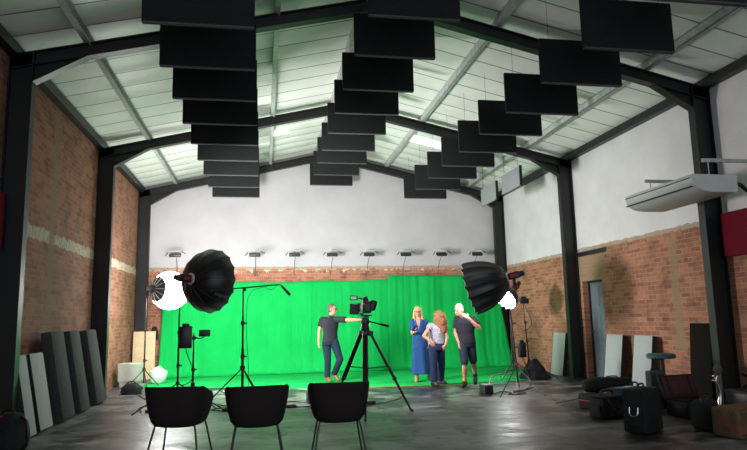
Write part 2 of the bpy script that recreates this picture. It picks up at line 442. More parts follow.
for y in (-.72, .62):
    g = G(); g.box((.45, y, .47), (1.08, .04, .05), None, .006); g.make('rail', GALV, ac)
    for x in (0, .25):
        g = G(); g.cyl((x, y, .24), (x, y, .46), .008, n=8); g.make('hanger_rod', GALV, ac)
g = G(); g.tube([(.33, -.75, .14), (.45, -.75, .13), (.55, -.74, .03), (.75, -.73, 0), (.96, -.72, .02)], .028, 10, 2); g.make('drain_hose', CABLE, ac)
m = tag(G().b2((XL+.002, 7.1, 2.35), (XL+.10, 8.53, 3.06), .01).make('wall_panel', MAROON), 'maroon fabric acoustic panel on the brick wall at the left edge', 'acoustic panel', 'maroon wall panels')
m = tag(G().b2((XR-.10, 7.0, 2.21), (XR-.002, 8.53, 2.88), .01).make('wall_panel', MAROON), 'maroon fabric acoustic panel on the wall at the right edge below the air conditioner', 'acoustic panel', 'maroon wall panels')

# ------------------------------------------------------------------ floodlights over the green screen
FX = (-2.3, -.23, .84, 1.87, 2.9, 3.95, 4.99, 6.05)
def flood():
    r = thing('floodlight', 'x', 'floodlight', (0, 0, 0), 0, 'floodlights over the green screen')
    g = G(); g.box((0, 0, 0), (.25, .13, .06), Euler((.35, 0, 0)), .01)
    for i in range(7): g.box((-.1+.033*i, -.012, .036), (.006, .11, .02), Euler((.35, 0, 0)))
    g.make('housing', MET, r)
    g = G(); g.box((0, .012, -.034), (.22, .105, .006), Euler((.35, 0, 0))); g.make('lens', LAMPLENS, r)
    g = G(); g.tube([(-.14, 0, 0), (-.14, .0, .09), (.14, 0, .09), (.14, 0, 0)], .008, 6); g.tube([(0, 0, .09), (0, .3, .13), (0, .52, .1)], .010, 8); g.make('bracket', WHP, r)
    g = G(); g.tube([(-.15, 0, .06), (-.21, -.02, -.02)], .01, 6); g.tube([(.13, 0, .08), (.22, -.02, .03)], .01, 6); g.make('side_arm', MET, r)
    g = G(); g.tube([(.02, .04, -.02), (.01, .35, -.2), (0, .49, -.45)], .006, 6, 1); g.make('power_cord', CABLE, r)
    return r
f0 = flood()
for i, x in enumerate(FX):
    if i == 0: lab = 'small black floodlight on the white back wall, leftmost, above the left softboxes'
    elif i == 7: lab = 'small black floodlight on the white back wall, rightmost, above the right softbox'
    else: lab = 'small black floodlight on the white back wall, %s from the left' % ORD[i]
    fl = f0 if i == 0 else dup(f0, (0, 0, 0))
    fl.location = (x, 17.2, 3.18); fl['label'] = lab; fl.scale = (1.2, 1, 1.2); fl.rotation_euler = (0, 0, 0)

# ------------------------------------------------------------------ green screen
def curtain(x0, x1, zt, label, seed, off=0.):
    nx, nz = 150, 24; rows = []
    for j in range(nz+1):
        v = j/nz; row = []
        for i in range(nx+1):
            u = i/nx; x = x0(v)+(x1(v)-x0(v))*u
            top = zt(u); z = .012+(top-.012)*v
            fold = noise.noise(V((x*2.6, v*.5, seed)))*.05+noise.noise(V((x*7, v*.9, seed+5)))*.022
            flare = .18*max(0, 1-v*3.5)**2
            row.append(V((x, 17.38-off-flare+fold, z)))
        rows.append(row)
    g = G(); g.loft(rows, caps=False, closed=False); o = g.make('green_screen', GREEN, ang=180)
    md = o.modifiers.new('s', 'SOLIDIFY'); md.thickness = .004
    return tag(o, label, 'green screen', 'green screen cloths')
curtain(lambda v: -2.68+.1*v, lambda v: 3.47, lambda u: 2.45+.05*u-.03*math.sin(PI*u*3)**2, 'wide left chroma green cloth hanging on the back wall behind the man pointing', 3)
curtain(lambda v: 3.42, lambda v: 6.98-.42*v, lambda u: 2.60-.06*u, 'right chroma green cloth hanging behind the two women, top edge slightly higher', 17, .12)
edge = [(-2.72, 14.9), (-2.1, 14.35), (-1.05, 14.35), (-.3, 13.9), (.4, 13.55), (1.2, 13.4), (2.4, 13.2), (3.3, 13.15), (4.4, 13.05), (5.4, 13.2), (6.1, 13.3), (6.5, 13.7), (6.72, 15.2)]
def edge_y(x):
    for (a, ya), (b, yb) in zip(edge, edge[1:]):
        if a <= x <= b: return ya+(yb-ya)*(x-a)/(b-a)
    return 15
rows = []
for j in range(41):
    row = []
    for i in range(121):
        x = -2.7+9.4*i/120; y0 = edge_y(x)+.05*noise.noise(V((x*3, 0, 9))); y = y0+(17.2-y0)*j/40
        row.append(V((x, y, .006+.012*max(0, noise.noise(V((x*1.7, y*1.1, 2))))+.008*max(0, noise.noise(V((x*5, y*4, 8)))))))
    rows.append(row)
g = G(); g.loft(rows, caps=False, closed=False); o = g.make('green_floor_cloth', GREEN, ang=180)
md = o.modifiers.new('s', 'SOLIDIFY'); md.thickness = .003
tag(o, 'chroma green cloth spread on the floor under the man and the woman in blue', 'green screen', 'green screen cloths')
g = G(); pts = [V((x, edge_y(x)-.10+.02*math.sin(x*3), .003)) for x in [1.6+.2*i for i in range(15)]]
g.loft([[p+V((0, -.02, 0)), p+V((0, .02, 0)), p+V((0, .02, .003)), p+V((0, -.02, .003))] for p in pts])
tag(g.make('floor_tape', YEL), 'strip of yellow tape along the front edge of the green floor', 'tape')

# ------------------------------------------------------------------ leaning panels
def leaner(name, label, group, side, x_foot, y0, y1, h, thick, m, lean, edge_m=None):
    """board leaning against a side wall. side -1 left wall, +1 right wall"""
    r = thing(name, label, 'acoustic panel', (x_foot, (y0+y1)/2, 0), 0, group)
    w = y1-y0; a = math.asin(lean/h)
    T = Matrix.Rotation(side*a, 4, 'Y')
    g = G(); g.box((side*thick/2, 0, h/2), (thick, w, h), None, min(.02, thick*.18)); g.xf(T)
    zmin = min(v.co.z for v in g.b.verts); g.xf(Matrix.Translation((0, 0, -zmin+.002)))
    o = g.make('board' if edge_m else 'padded_board', m, r)
    if edge_m:
        for s in (-1, 1):
            g = G(); g.box((side*thick/2, s*(w/2), h/2), (thick*.96, .012, h*.99)); g.box((side*thick*.75, s*w*.3, h*.5), (thick*.55, w*.42, h*1.004)) if 0 else None
            g.xf(T); g.xf(Matrix.Translation((0, 0, -zmin+.002))); g.make('side_edge', edge_m, r, False)
    return r
gl = 'panels leaning on the left brick wall'
leaner('leaning_panel', 'pale grey panel leaning on the left wall, nearest the camera behind the black backpack', gl, -1, -2.87, 8.74, 9.06, 1.03, .09, GREYP, .19, BLK)
leaner('leaning_panel', 'pale grey panel with black edge leaning on the left wall beside the charcoal panels', gl, -1, -2.88, 9.22, 9.74, 1.03, .10, GREYP, .19, BLK)
for y0, y1, lab in ((10.05, 10.66, 'thick charcoal padded panel on the left wall, nearest of the three dark ones'), (10.98, 11.52, 'thick charcoal padded panel on the left wall, middle of the three dark ones'), (11.98, 12.62, 'thick charcoal padded panel on the left wall, farthest of the three dark ones')):
    leaner('padded_panel', lab, gl, -1, -2.84, y0, y1, 1.31, .15, DGREYP, .235)
gr = 'panels leaning on the right brick wall'
leaner('leaning_panel', 'pale grey panel leaning on the right wall beyond the door, behind the second black column', gr, 1, 6.74, 13.75, 14.38, .98, .09, GREYP, .14, BLK)
leaner('leaning_panel', 'pale grey panel leaning on the right wall directly beside the grey door', gr, 1, 6.74, 11.38, 11.98, .98, .10, GREYP, .14, BLK)
leaner('leaning_panel', 'pale grey panel leaning on the right wall behind the teal stool', gr, 1, 6.74, 10.42, 11.0, .98, .10, GREYP, .14, BLK)
leaner('leaning_panel', 'tall dark brown panel standing beside the near right column', gr, 1, 6.70, 8.78, 9.28, 1.21, .08, WOOD, .10)
o = tag(G().box((-2.985, 17.05, .602), (.54, .03, 1.2), Euler((-.06, 0, 0)), .003).make('board', CARD), 'tall beige board standing in the back left corner', 'board')
o.location.z = 0.006

# ------------------------------------------------------------------ chairs
def spow(v, e): return math.copysign(abs(v)**e, v)
def make_chair():
    r = thing('tub_chair', 'x', 'chair', (0, 0, 0), 0, 'tub chairs in the front row')
    g = G(); rows = []
    A, B, e = .275, .26, .62
    for sc_, zf in ((.30, .435), (.55, .438), (.72, .45), (.80, .48), (.86, .545), (.92, .63), (.965, .715), (1.0, .80)):
        row = []
        for i in range(49):
            t = (-118+236*i/48)*PI/180; at = abs(t)*180/PI
            drop = 0 if at < 60 else (at-60)/58
            zmax = .80-.16*drop**1.5-.012*(at/60)**4*(at < 60)
            z = .435+(zf-.435)*(zmax-.435)/(.80-.435)
            row.append(V((A*sc_*spow(math.sin(t), e), -B*sc_*spow(math.cos(t), e), z)))
        rows.append(row)
    g.loft(rows, caps=False, closed=False)
    o = g.make('shell', SHELL, r, ang=80); md = o.modifiers.new('s', 'SOLIDIFY'); md.thickness = .03; md.offset = 1
    md = o.modifiers.new('b', 'BEVEL'); md.width = .008; md.segments = 2; md.limit_method = 'ANGLE'
    g = G(); n = 40
    g.loft([[V((A*k*spow(math.cos(2*PI*i/n), .7), .05+.27*k*spow(math.sin(2*PI*i/n), .7), z)) for i in range(n)] for k, z in ((.5, .437), (.76, .442), (.8, .46), (.78, .48), (.5, .488))])
    g.make('seat', SHELL, r)
    g = G(); g.tube([(-.17, -.12, .425), (.17, -.12, .425), (.17, .22, .425), (-.17, .22, .425), (-.17, -.12, .425)], .011, 8); g.make('seat_frame', MET, r)
    for sx in (-1, 1):
        for y0, y1 in ((-.12, -.24), (.22, .30)):
            g = G(); g.tube([(sx*.13, y0, .428), (sx*.19, y0, .42), (sx*.205, y0+(y1-y0)*.1, .36), (sx*.265, y1, .006)], [.0095]*4, 10); 
            g.cyl((sx*.265, y1, 0), (sx*.265, y1, .012), .012); g.make('leg', MET, r)
    return r
ch = make_chair()
CH = ((-.80, 6.55, -.20, 'charcoal tub chair with metal legs, leftmost of the three front chairs, nearest the left wall'),
      (-.055, 6.32, .03, 'charcoal tub chair with metal legs, in the middle of the front row'),
      (.735, 6.36, -.04, 'charcoal tub chair with metal legs, right of the front row, before the camera tripod'))
for i, (x, y, rz, lab) in enumerate(CH):
    c = ch if i == 0 else dup(ch, (0, 0, 0))
    c.location = (x, y, 0); c.rotation_euler = (0, 0, rz); c['label'] = lab

# ------------------------------------------------------------------ stands and lamps
def light_stand(label, loc, h, legs, apex, foot_r=None, r=.017, name='light_stand', knobs=(.55, .75), top=None, m=MET, spread=True):
    """legs: list of (dx,dy) foot offsets"""
    s = thing(name, label, 'stand', loc)
    g = G(); tp = top or (0, 0)
    P = lambda z: V((tp[0]*z/h, tp[1]*z/h, z))
    g.cyl(P(.16), P(h*.5), r); g.cyl(P(h*.5), P(h*.78), r*.8); g.cyl(P(h*.78), P(h), r*.62); g.make('pole', m, s)
    for k in knobs:
        g = G(); c = P(h*k); g.cyl(c-V((0, 0, .03)), c+V((0, 0, .03)), r*1.6); g.cyl(c, c+V((.05, -.02, 0)), .008); g.ell(c+V((.055, -.022, 0)), (.014, .014, .014)); g.make('clamp_knob', PLAS, s)
    g = G(); c = P(apex); g.cyl(c-V((0, 0, .03)), c+V((0, 0, .03)), r*1.9); g.make('leg_collar', PLAS, s)
    for dx, dy in legs:
        g = G(); f = V((dx, dy, .012)); a = P(apex)
        g.cyl(a, f, .011, .010, 8)
        mid = a.lerp(f, .55)
        if spread: g.cyl(P(.17), mid, .007, .007, 8)
        l = g.make('leg', m, s); g = G(); g.cap(f, f+(f-a).normalized()*.02, .012, .012); q = g.make('rubber_foot', PLAS, l)
    return s
def softbox(label, loc, axis, D, depth, diffuser=DIFF, nrib=16, sag=.05, head=True, name='softbox_lamp', up=V((0, 0, 1)), text=None, head_m=PLAS, lit=True):
    ax = V(axis).normalized(); u = up.cross(ax).normalized(); w = ax.cross(u)
    r = thing(name, label, 'lamp', loc)
    R = D/2; sub = 4; N = nrib*sub
    def prof(t): return .085+(R-.085)*math.sin(t*PI/2)**.9, depth*(1-math.cos(t*PI/2))**.85 if t < 1 else depth
    def ring(t, k=1., off=0):
        rr, z = prof(t); out = []
        for i in range(N):
            f = (i % sub)/sub; sg = 1-sag*math.sin(PI*f)*t
            if t > 0.99: zz = z-.03*math.sin(PI*f)
            else: zz = z
            a = 2*PI*i/N
            out.append((u*math.cos(a)+w*math.sin(a))*rr*sg*k+ax*(zz+off))
        return out
    ts = [i/10 for i in range(11)]
    g = G(); g.loft([ring(t) for t in ts], caps=False); g.make('dome', NYL, r, ang=25)
    g = G(); g.loft([ring(t, .985, .006) for t in ts], caps=False); g.make('reflector_lining', SILV, r, ang=60)
    g = G()
    for i in range(nrib):
        a = 2*PI*i/nrib
        g.tube([(u*math.cos(a)+w*math.sin(a))*prof(t)[0]*1.004+ax*prof(t)[1] for t in ts], .005, 5)
    g.make('rib_seams', NYL, r)
    g = G(); rr = []
    for k, z in ((1, -.015), (.8, .03), (.5, .055), (.2, .065), (.02, .067)):
        rr.append([(u*math.cos(2*PI*i/48)+w*math.sin(2*PI*i/48))*R*(1.-sag)*.95*k+ax*(depth-.05+z*.6) for i in range(48)])
    g.loft(rr); g.make('diffuser', diffuser, r)
    g = G(); g.lathe([(.08, -.02), (.1, -.01), (.1, .03), (.085, .045)], Matrix.Identity(4)); 
    Rm = Matrix((u, w, ax)).transposed().to_4x4(); g.xf(Rm); g.make('speed_ring', SILV, r)
    if head:
        g = G(); g.box((0, 0, -.13), (.12, .13, .22), None, .02); g.xf(Rm); h = g.make('lamp_head', head_m, r)
        g = G(); g.box((0, .068, -.13), (.06, .006, .13)); g.box((.063, 0, -.13), (.005, .06, .13)); g.box((-.063, 0, -.13), (.005, .06, .13)); g.xf(Rm); g.make('red_side_trim', RED, h)
        g = G(); g.cyl((0, 0, -.245), (0, 0, -.33), .055, .05); g.xf(Rm); g.make('rear_cap', PLAS, h)
    g = G(); c = -ax*.13; g.box(c+V((0, 0, -.12)), (.05, .05, .16), None, .008); g.make('yoke', PLAS, r)
    if text:
        for body, size, t0, mm in text:
            cu = bpy.data.curves.new('brand_lettering', 'FONT'); cu.body = body; cu.size = size; cu.extrude = .0012; cu.align_x = 'CENTER'; cu.align_y = 'CENTER'
            to = bpy.data.objects.new('brand_lettering', cu); COL.objects.link(to)
            a = mm; P = (u*math.cos(a)+w*math.sin(a))
            r0, z0 = prof(t0-.16); r1, z1 = prof(t0+.16); A = P*r0+ax*z0; B = P*r1+ax*z1; d = (B-A).normalized()
            tang = -u*math.sin(a)+w*math.cos(a)
            nrm = d.cross(tang).normalized()
            # readable from behind the dome, its start out at the rim
            if nrm.dot(-ax) < 0: nrm = -nrm
            xd_ = -d; yd = nrm.cross(xd_).normalized()
            C_ = (A+B)/2*1.0+nrm*.012
            me = None
            to.matrix_world = Matrix(((xd_.x, yd.x, nrm.x, C_.x), (xd_.y, yd.y, nrm.y, C_.y), (xd_.z, yd.z, nrm.z, C_.z), (0, 0, 0, 1)))
            bpy.context.view_layer.update()
            me = bpy.data.meshes.new_from_object(to.evaluated_get(bpy.context.evaluated_depsgraph_get()))
            me.materials.clear(); me.materials.append(mat('grey_print', (.16, .16, .165), .6))
            no = bpy.data.objects.new('brand_lettering', me); COL.objects.link(no); no.matrix_basis = to.matrix_basis.copy(); no.parent = r
            bpy.data.objects.remove(to)
    return r
# left, far: lit white softbox
light_stand('black light stand carrying the glowing white ball lamp, black sandbag at its foot', (-2.47, 14.2, 0), 2.1, ((-.32, -.7), (.25, -.95), (.12, 1.15)), .45, knobs=(.3, .6))
lt = thing('lantern_lamp', 'glowing white ball shaped softbox at the left with a small black ribbed back', 'lamp', (-2.02, 14.45, 2.11))
g = G(); g.ell((0, 0, 0), (.415, .415, .415), None, 40); g.make('diffuser_ball', DIFF2, lt)
la = V((-.70, -.71, .06)).normalized(); lu = V((0, 0, 1)).cross(la).normalized(); lw = la.cross(lu)
def lring(t, k): return [(la*math.cos(t)+(lu*math.cos(2*PI*i/48)+lw*math.sin(2*PI*i/48))*math.sin(t)*(1-.03*math.sin(PI*(i % 4)/4)))*.415*k for i in range(48)]
g = G(); g.loft([lring((.18+.135*i), 1.03+.02*(i == 0)) for i in range(5)]+[lring(.72-.135*i, 1.012) for i in range(5)], caps=False); g.make('black_back', NYL, lt)
g = G()
for i in range(12):
    a = 2*PI*i/12; g.tube([(la*math.cos(t)+(lu*math.cos(a)+lw*math.sin(a))*math.sin(t))*.432 for t in (.18, .32, .45, .6, .72)], .005, 5)
g.make('rib_seams', GALV, lt)
g = G(); g.cyl(la*.40, la*.47, .075, .09); Rm = Matrix((lu, lw, la)).transposed()
g.box(la*.55, (.12, .13, .2), Rm, .02); g.box(la*.55+V((0, 0, -.1)), (.05, .05, .12), None, .008); g.make('lamp_head', PLAS, lt)
# left, near: big black octabox seen from behind
light_stand('black light stand carrying the large black octabox left of centre', (-1.38, 11.0, 0), 2.0, ((.82, -.55), (-.6, -.45), (-.1, .75)), .42, knobs=(.35, .62))
softbox('large black octagonal softbox seen from behind, left of centre, lettering on its side', (-1.21, 11.02, 2.13), (.67, .74, -.04), 1.12, .50, DIFF, sag=.02, text=(('Godox', .10, .72, PI+.589),))
# right, near: big softbox tipped to the left
light_stand('black light stand carrying the large tilted softbox at the right', (4.70, 11.4, 0), 2.02, ((-.62, -.68), (.15, -.80), (.3, .7)), .47, knobs=(.4, .62), top=(-.12, 0))
softbox('large black ribbed softbox at the right, tipped down and left toward the stage', (4.60, 11.42, 2.12), (-.84, .47, -.25), 1.02, .76, DIFF3, sag=.09)
light_stand('thin black light stand behind the right softbox, device clamped on its top', (5.88, 13.55, 0), 1.66, ((-.5, -.4), (.5, -.3), (0, .5)), .4, knobs=(.5, .75), top=(-.08, 0))
light_stand('black light stand half hidden behind the right softbox, carrying a smaller softbox', (5.62, 13.9, 0), 1.80, ((-.45, -.4), (.45, -.35), (0, .5)), .4, knobs=(.5, .72))
softbox('smaller lit softbox peeking out below and behind the large right one', (5.70, 13.95, 1.97), (-.74, -.30, -.58), .62, .3, DIFF3)

def power_pack(label, loc, w=.2, d=.1, h=.36, name='battery_pack'):
    r = thing(name, label, 'battery', loc)
    g = G(); g.box((0, 0, 0), (w, d, h), None, .012); g.make('case', PLAS, r)
    g = G(); g.box((0, 0, h/2+.02), (w*.6, d*.5, .05), None, .01); g.make('connector', MET, r)
    g = G(); g.tube([(0, 0, -h/2), (.05, -.02, -h/2-.15), (.16, -.03, -h/2-.4), (.1, -.03, -h/2-.55), (-.06, -.02, -h/2-.6)], .008, 6, 2); g.make('power_cord', CABLE, r)
    return r
power_pack('black battery pack hanging on the stand of the large black octabox', (-1.26, 10.93, 1.16))
power_pack('black battery pack hanging on the stand of the right softbox', (4.78, 11.34, .76), .14, .09, .28)
power_pack('small black device clamped at the top of the thin right stand', (5.80, 13.5, 1.72), .2, .1, .12, 'wireless_receiver')

ms = light_stand('black floor stand holding a small monitor, behind the leftmost chair', (-1.17, 11.3, 0), 1.22, ((.4, -.4), (-.45, -.3), (0, .5)), .36, r=.02, knobs=(.5, .93), name='monitor_stand')
mo = thing('field_monitor', 'small black field monitor on the stand beside the octabox pole', 'monitor', (-.99, 11.28, 1.215))
g = G(); g.box((0, 0, 0), (.19, .03, .115), None, .008); g.make('housing', PLAS, mo)
g = G(); g.box((0, .017, 0), (.165, .003, .095)); g.make('screen', DSCREEN, mo, False)
g = G(); g.tube([(-.18, .02, -.05), (-.08, .01, -.1), (0, 0, -.058)], .01, 8, 1); g.make('arm', MET, mo)

bs = light_stand('slim black boom stand between the left and middle chairs', (-.325, 10.6, 0), 1.90, ((-.66, .1), (.42, -.45), (.3, .55)), .66, r=.022, knobs=(.44, .72), name='boom_stand', m=BLK)
bm_ = thing('boom_microphone', 'black boom pole with a small microphone reaching over the green screen', 'microphone', (-.305, 10.6, 1.925))
bm_.scale = (.89, .89, .97)
g = G(); g.cyl((-.62, .02, -.02), (.62, -.02, .065), .012); g.make('boom_pole', BLK, bm_)
g = G(); g.box((0, 0, .0), (.06, .07, .07), None, .01); g.make('clamp', PLAS, bm_)
g = G(); g.tube([(.62, -.02, .065), (.66, -.02, .06), (.70, -.03, .02)], .009, 8); g.make('shock_mount', BLK, bm_)
g = G(); g.cap((.69, -.03, .03), (.82, -.05, -.1), .022, .026); g.make('microphone', PLAS, bm_)
g = G(); g.tube([(.6, -.02, .06), (.5, -.02, -.04), (.36, -.01, .04), (.05, 0, -.05), (.03, -.03, -.7), (.1, -.03, -1.4), (.06, .05, -1.95)], .005, 6, 2); g.make('microphone_cable', CABLE, bm_)

# ------------------------------------------------------------------ cinema camera on tripod
tr = thing('camera_tripod', 'tall black video tripod in the middle of the studio, carrying the camera', 'tripod', (1.52, 9.5, 0))
g = G(); g.cyl((0, 0, .5), (0, 0, 1.2), .032); g.cyl((0, 0, 1.16), (0, 0, 1.26), .06, .07); g.make('centre_column', PLAS, tr)
for dx, dy in ((.67, .0), (-.13, -.68), (-.45, .62)):
    f = V((dx, dy, .03)); a = V((dx*.1, dy*.1, 1.20)); side = V((-dy, dx, 0)).normalized()*.022
    g = G()
    g.cyl(a+side, a.lerp(f, .62)+side, .02); g.cyl(a-side, a.lerp(f, .62)-side, .02)
    g.cyl(a.lerp(f, .5), f, .02, .016); g.box(a.lerp(f, .6), (.06, .06, .06), None, .012); g.box(a.lerp(f, .02), (.08, .08, .08), None, .015)
    l = g.make('leg', PLAS, tr); g = G(); g.cap(f+V((0, 0, .0)), f+V((dx*.03, dy*.03, -.008)), .022, .02); g.make('rubber_foot', PLAS, l)
g = G()
for dx, dy in ((.67, .0), (-.13, -.68), (-.45, .62)): g.cyl((0, 0, .66), (dx*.52, dy*.52, .68), .010)
g.cyl((0, 0, .63), (0, 0, .69), .036); g.make('mid_level_spreader', PLAS, tr)
g = G(); g.cyl((0, 0, 1.25), (0, 0, 1.31), .075, .06); g.box((0, 0, 1.355), (.12, .1, .1), None, .02); g.box((0, 0, 1.42), (.09, .2, .025), None, .006); g.make('fluid_head', PLAS, tr)
g = G(); g.cyl((.03, -.06, 1.36), (.30, -.30, 1.28), .011); g.cyl((.2, -.21, 1.31), (.3, -.3, 1.28), .018); g.make('pan_handle', PLAS, tr)
cm = thing('cinema_camera', 'black cinema camera with side monitor on the tripod, lens toward the green screen', 'camera', (1.54, 9.5, 1.441))
g = G(); g.box((0, .02, .12), (.13, .26, .17), None, .02); g.box((0, -.16, .11), (.1, .1, .15), None, .015); g.box((-.01, .03, .22), (.1, .17, .07), Euler((0, .12, 0)), .02); g.box((-.02, .0, .265), (.05, .12, .04), None, .012); g.make('body', PLAS, cm)
g = G(); g.cyl((0, .14, .13), (0, .32, .13), .05, .055); g.cyl((0, .3, .13), (0, .36, .13), .062); g.make('lens', PLAS, cm)
g = G(); g.loft([[V((x, y, z)) for x, z in ((-k, .13-k*.75), (k, .13-k*.75), (k, .13+k*.75), (-k, .13+k*.75))] for y, k in ((.36, .075), (.43, .10))]); g.make('matte_box', PLAS, cm, False)
g = G(); g.tube([(0, -.12, .2), (0, -.1, .275), (0, .06, .29), (0, .1, .2)], .014, 8, 1); g.make('top_handle', PLAS, cm)
g = G(); g.box((.085, -.06, .15), (.10, .16, .16), Euler((0, .35, .2)), .035); g.make('battery', PLAS, cm)
g = G(); g.box((-.185, -.02, .10), (.15, .02, .16), Euler((0, .08, .15)), .008); sm = g.make('side_monitor', PLAS, cm)
g = G(); g.box((-.186, -.033, .10), (.13, .003, .14), Euler((0, .08, .15))); g.make('screen', DSCREEN, sm, False)
g = G(); g.tube([(-.11, -.02, .03), (-.05, 0, .02)], .012, 8); g.make('monitor_arm', MET, cm)
g = G(); g.box((-.19, -.02, .27), (.12, .03, .07), None, .008); vf = g.make('viewfinder', PLAS, cm)
g = G(); g.box((-.195, -.037, .27), (.085, .003, .042)); g.make('screen', SCREEN, vf, False)
g = G(); g.tube([(-.12, -.02, .27), (-.05, 0, .25), (0, 0, .25)], .01, 8, 1); g.make('viewfinder_arm', MET, cm)
g = G(); g.cyl((-.09, -.08, .0), (-.09, .36, .0), .0075); g.cyl((.05, -.08, .0), (.05, .36, .0), .0075); g.box((0, .05, .005), (.16, .2, .02), None, .004); g.make('rod_support', MET, cm)

# ------------------------------------------------------------------ small floor things
bx = thing('power_box', 'black power box with carrying handle on the floor by the right stand', 'box', (4.0, 11.22, 0), .1)
g = G(); g.box((0, 0, .085), (.17, .24, .17), None, .015); g.make('case', PLAS, bx)
g = G(); g.box((0, -.122, .085), (.1, .005, .09)); g.make('front_plate', MET, bx, False)
g = G(); g.box((0, 0, .174), (.12, .16, .006)); g.make('top_plate', GALV, bx, False)
o = tag(G().tube([(4.1, 11.32, .02), (4.12, 11.36, .2), (4.2, 11.45, .30), (4.45, 11.6, .31), (4.8, 11.75, .30), (4.84, 11.8, .02)], .012, 8, 2).make('tubular_rail', GALV), 'bent grey metal tube beside the power box at the foot of the right stand', 'rail')
bx = thing('cable_box', 'small black box with a pale label on the floor behind the right chair', 'box', (.79, 11.02, 0), .2)
g = G(); g.box((0, 0, .1), (.1, .14, .2), None, .012); g.make('case', PLAS, bx); g = G(); g.box((.0, -.072, .11), (.05, .004, .08)); g.make('front_plate', GALV, bx, False)
def floppy(name, label, loc, dims, m, cat='bag', seed=1, amp=.18, handles=True, cone=.55):
    r = thing(name, label, cat, loc); g = G(); n, k = 24, 10; rings = []
    for j in range(k+1):
        t = j/k; sc_ = (1-cone*t**(2.2 if cone < .6 else .9)) if j else .96
        if j == k: sc_ = .1
        rings.append([V((dims[0]/2*sc_*spow(math.cos(2*PI*i/n), .75)*(1+amp*noise.noise(V((math.cos(2*PI*i/n)*2, math.sin(2*PI*i/n)*2, t*3+seed)))),
                         dims[1]/2*sc_*spow(math.sin(2*PI*i/n), .75)*(1+amp*noise.noise(V((math.cos(2*PI*i/n)*2, math.sin(2*PI*i/n)*2, t*3+seed+9)))), dims[2]*t**.8)) for i in range(n)])
    g.loft(rings); g.make('sack', m, r)
    if handles:
        g = G(); g.tube([(-dims[0]*.25, 0, dims[2]*.85), (-dims[0]*.1, 0, dims[2]*1.15), (dims[0]*.1, 0, dims[2]*1.15), (dims[0]*.25, 0, dims[2]*.85)], .012, 6, 2); g.make('strap', m, r)
    return r
floppy('sandbag', 'black sandbag on the floor at the foot of the left softbox stand', (-2.62, 13.72, .0), (.42, .3, .22), CLOTHB)
floppy('cloth_bundle', 'crumpled black cloth heaped over the foot of the thin right stand', (5.95, 13.45, .02), (.72, .42, .42), CLOTHB, 'cloth', 4, .5, False, .85)
floppy('cloth_bundle', 'black cloth bundle hanging beside the left edge of the green screen', (-2.78, 17.3, .98), (.2, .16, .36), CLOTHB, 'cloth', 8, .3, False)
bx = thing('storage_box', 'pale grey plastic storage box in the back left corner below the beige board', 'box', (-2.96, 15.35, 0), -.1)
g = G(); g.loft([[V((x*s, y*s, z)) for x, y in ((-.21, -.2), (.21, -.2), (.21, .2), (-.21, .2))] for s, z in ((.86, .005), (.9, .12), (1, .13), (1.04, .46), (1.06, .46), (1.06, .5), (.98, .5))]); g.make('body', PALEBOX, bx, False)
g = G(); g.box((0, 0, .51), (.45, .43, .03), None, .01); g.make('lid', PALEBOX, bx)
CLEAR = NT('clear_plastic_film'); CLEAR.p.inputs['Base Color'].default_value = (.75, .78, .78, 1); CLEAR.p.inputs['Alpha'].default_value = .55; CLEAR.p.inputs['Roughness'].default_value = .2
g = G(); g.ell((0, 0, .2), (.20, .16, .2), None, 28)
for v in g.b.verts: v.co *= 1+.16*noise.noise(v.co*9)
zm = min(v.co.z for v in g.b.verts)
o = tag(g.make('plastic_bundle', CLEAR.m, None, True, (-2.42, 15.75, -zm), 10), 'crumpled clear plastic bundle on the floor beside the pale storage box', 'plastic bag')

# cables
def cable(label, pts, r=.009, z=.010):
    tag(G().tube([(x, y, z) for x, y in pts], r, 6, 2).make('cable', CABLE), label, 'cable', 'black cables on the floor')
cable('black cable running along the floor from the left softbox stand', [(-2.4, 13.3), (-2.1, 12.4), (-1.7, 12.2), (-1.2, 12.6), (-.9, 12.0), (-1.3, 11.5)])
cable('black cable snaking to the socket block left of the first chair', [(-1.9, 10.8), (-2.1, 11.5), (-1.5, 11.9), (-1.9, 12.5), (-1.3, 13.0)])
cable('black cable on the floor between the left and middle chairs', [(-.75, 11.3), (-.5, 10.95), (-.9, 10.7), (-.6, 10.45), (-.25, 10.6), (-.1, 10.9)])
cable('black cable looping between the middle and right chairs', [(-.1, 12.2), (.2, 11.6), (.1, 11.2), (.55, 11.3), (.75, 11.15)])
cable('black cable running to the small box behind the right chair', [(.1, 10.9), (.4, 10.6), (.7, 10.55), (.95, 10.7), (1.2, 10.4), (.95, 10.9), (.85, 11.0)])
cable('tangled black cable around the foot of the right light stand', [(4.1, 11.1), (4.4, 11.5), (4.5, 11.15), (4.25, 10.95), (4.55, 10.9), (4.8, 11.2), (4.45, 11.3), (4.9, 11.5), (5.2, 11.9)])
cable('black cable along the floor under the camera tripod', [(1.45, 10.0), (1.9, 10.6), (2.3, 10.9), (2.5, 11.5)], .007, .008)
for lab, x, y, rz in (('black socket block on the floor left of the first chair', -1.75, 10.75, .3), ('small black plug block on the floor between the first two chairs', -.55, 10.55, -.2), ('small black plug block on the floor near the tripod foot', 1.75, 10.55, .1), ('small black plug block on the floor between the middle and right chairs', .45, 10.55, .1)):
    r = thing('socket_block', lab, 'power strip', (x, y, 0), rz, 'plug blocks on the floor')
    g = G(); g.box((0, 0, .025), (.17, .07, .05), None, .01); g.make('block', PLAS, r)
    g = G(); g.box((0, 0, .052), (.12, .035, .006), None, .002); g.make('socket_face', MET, r)

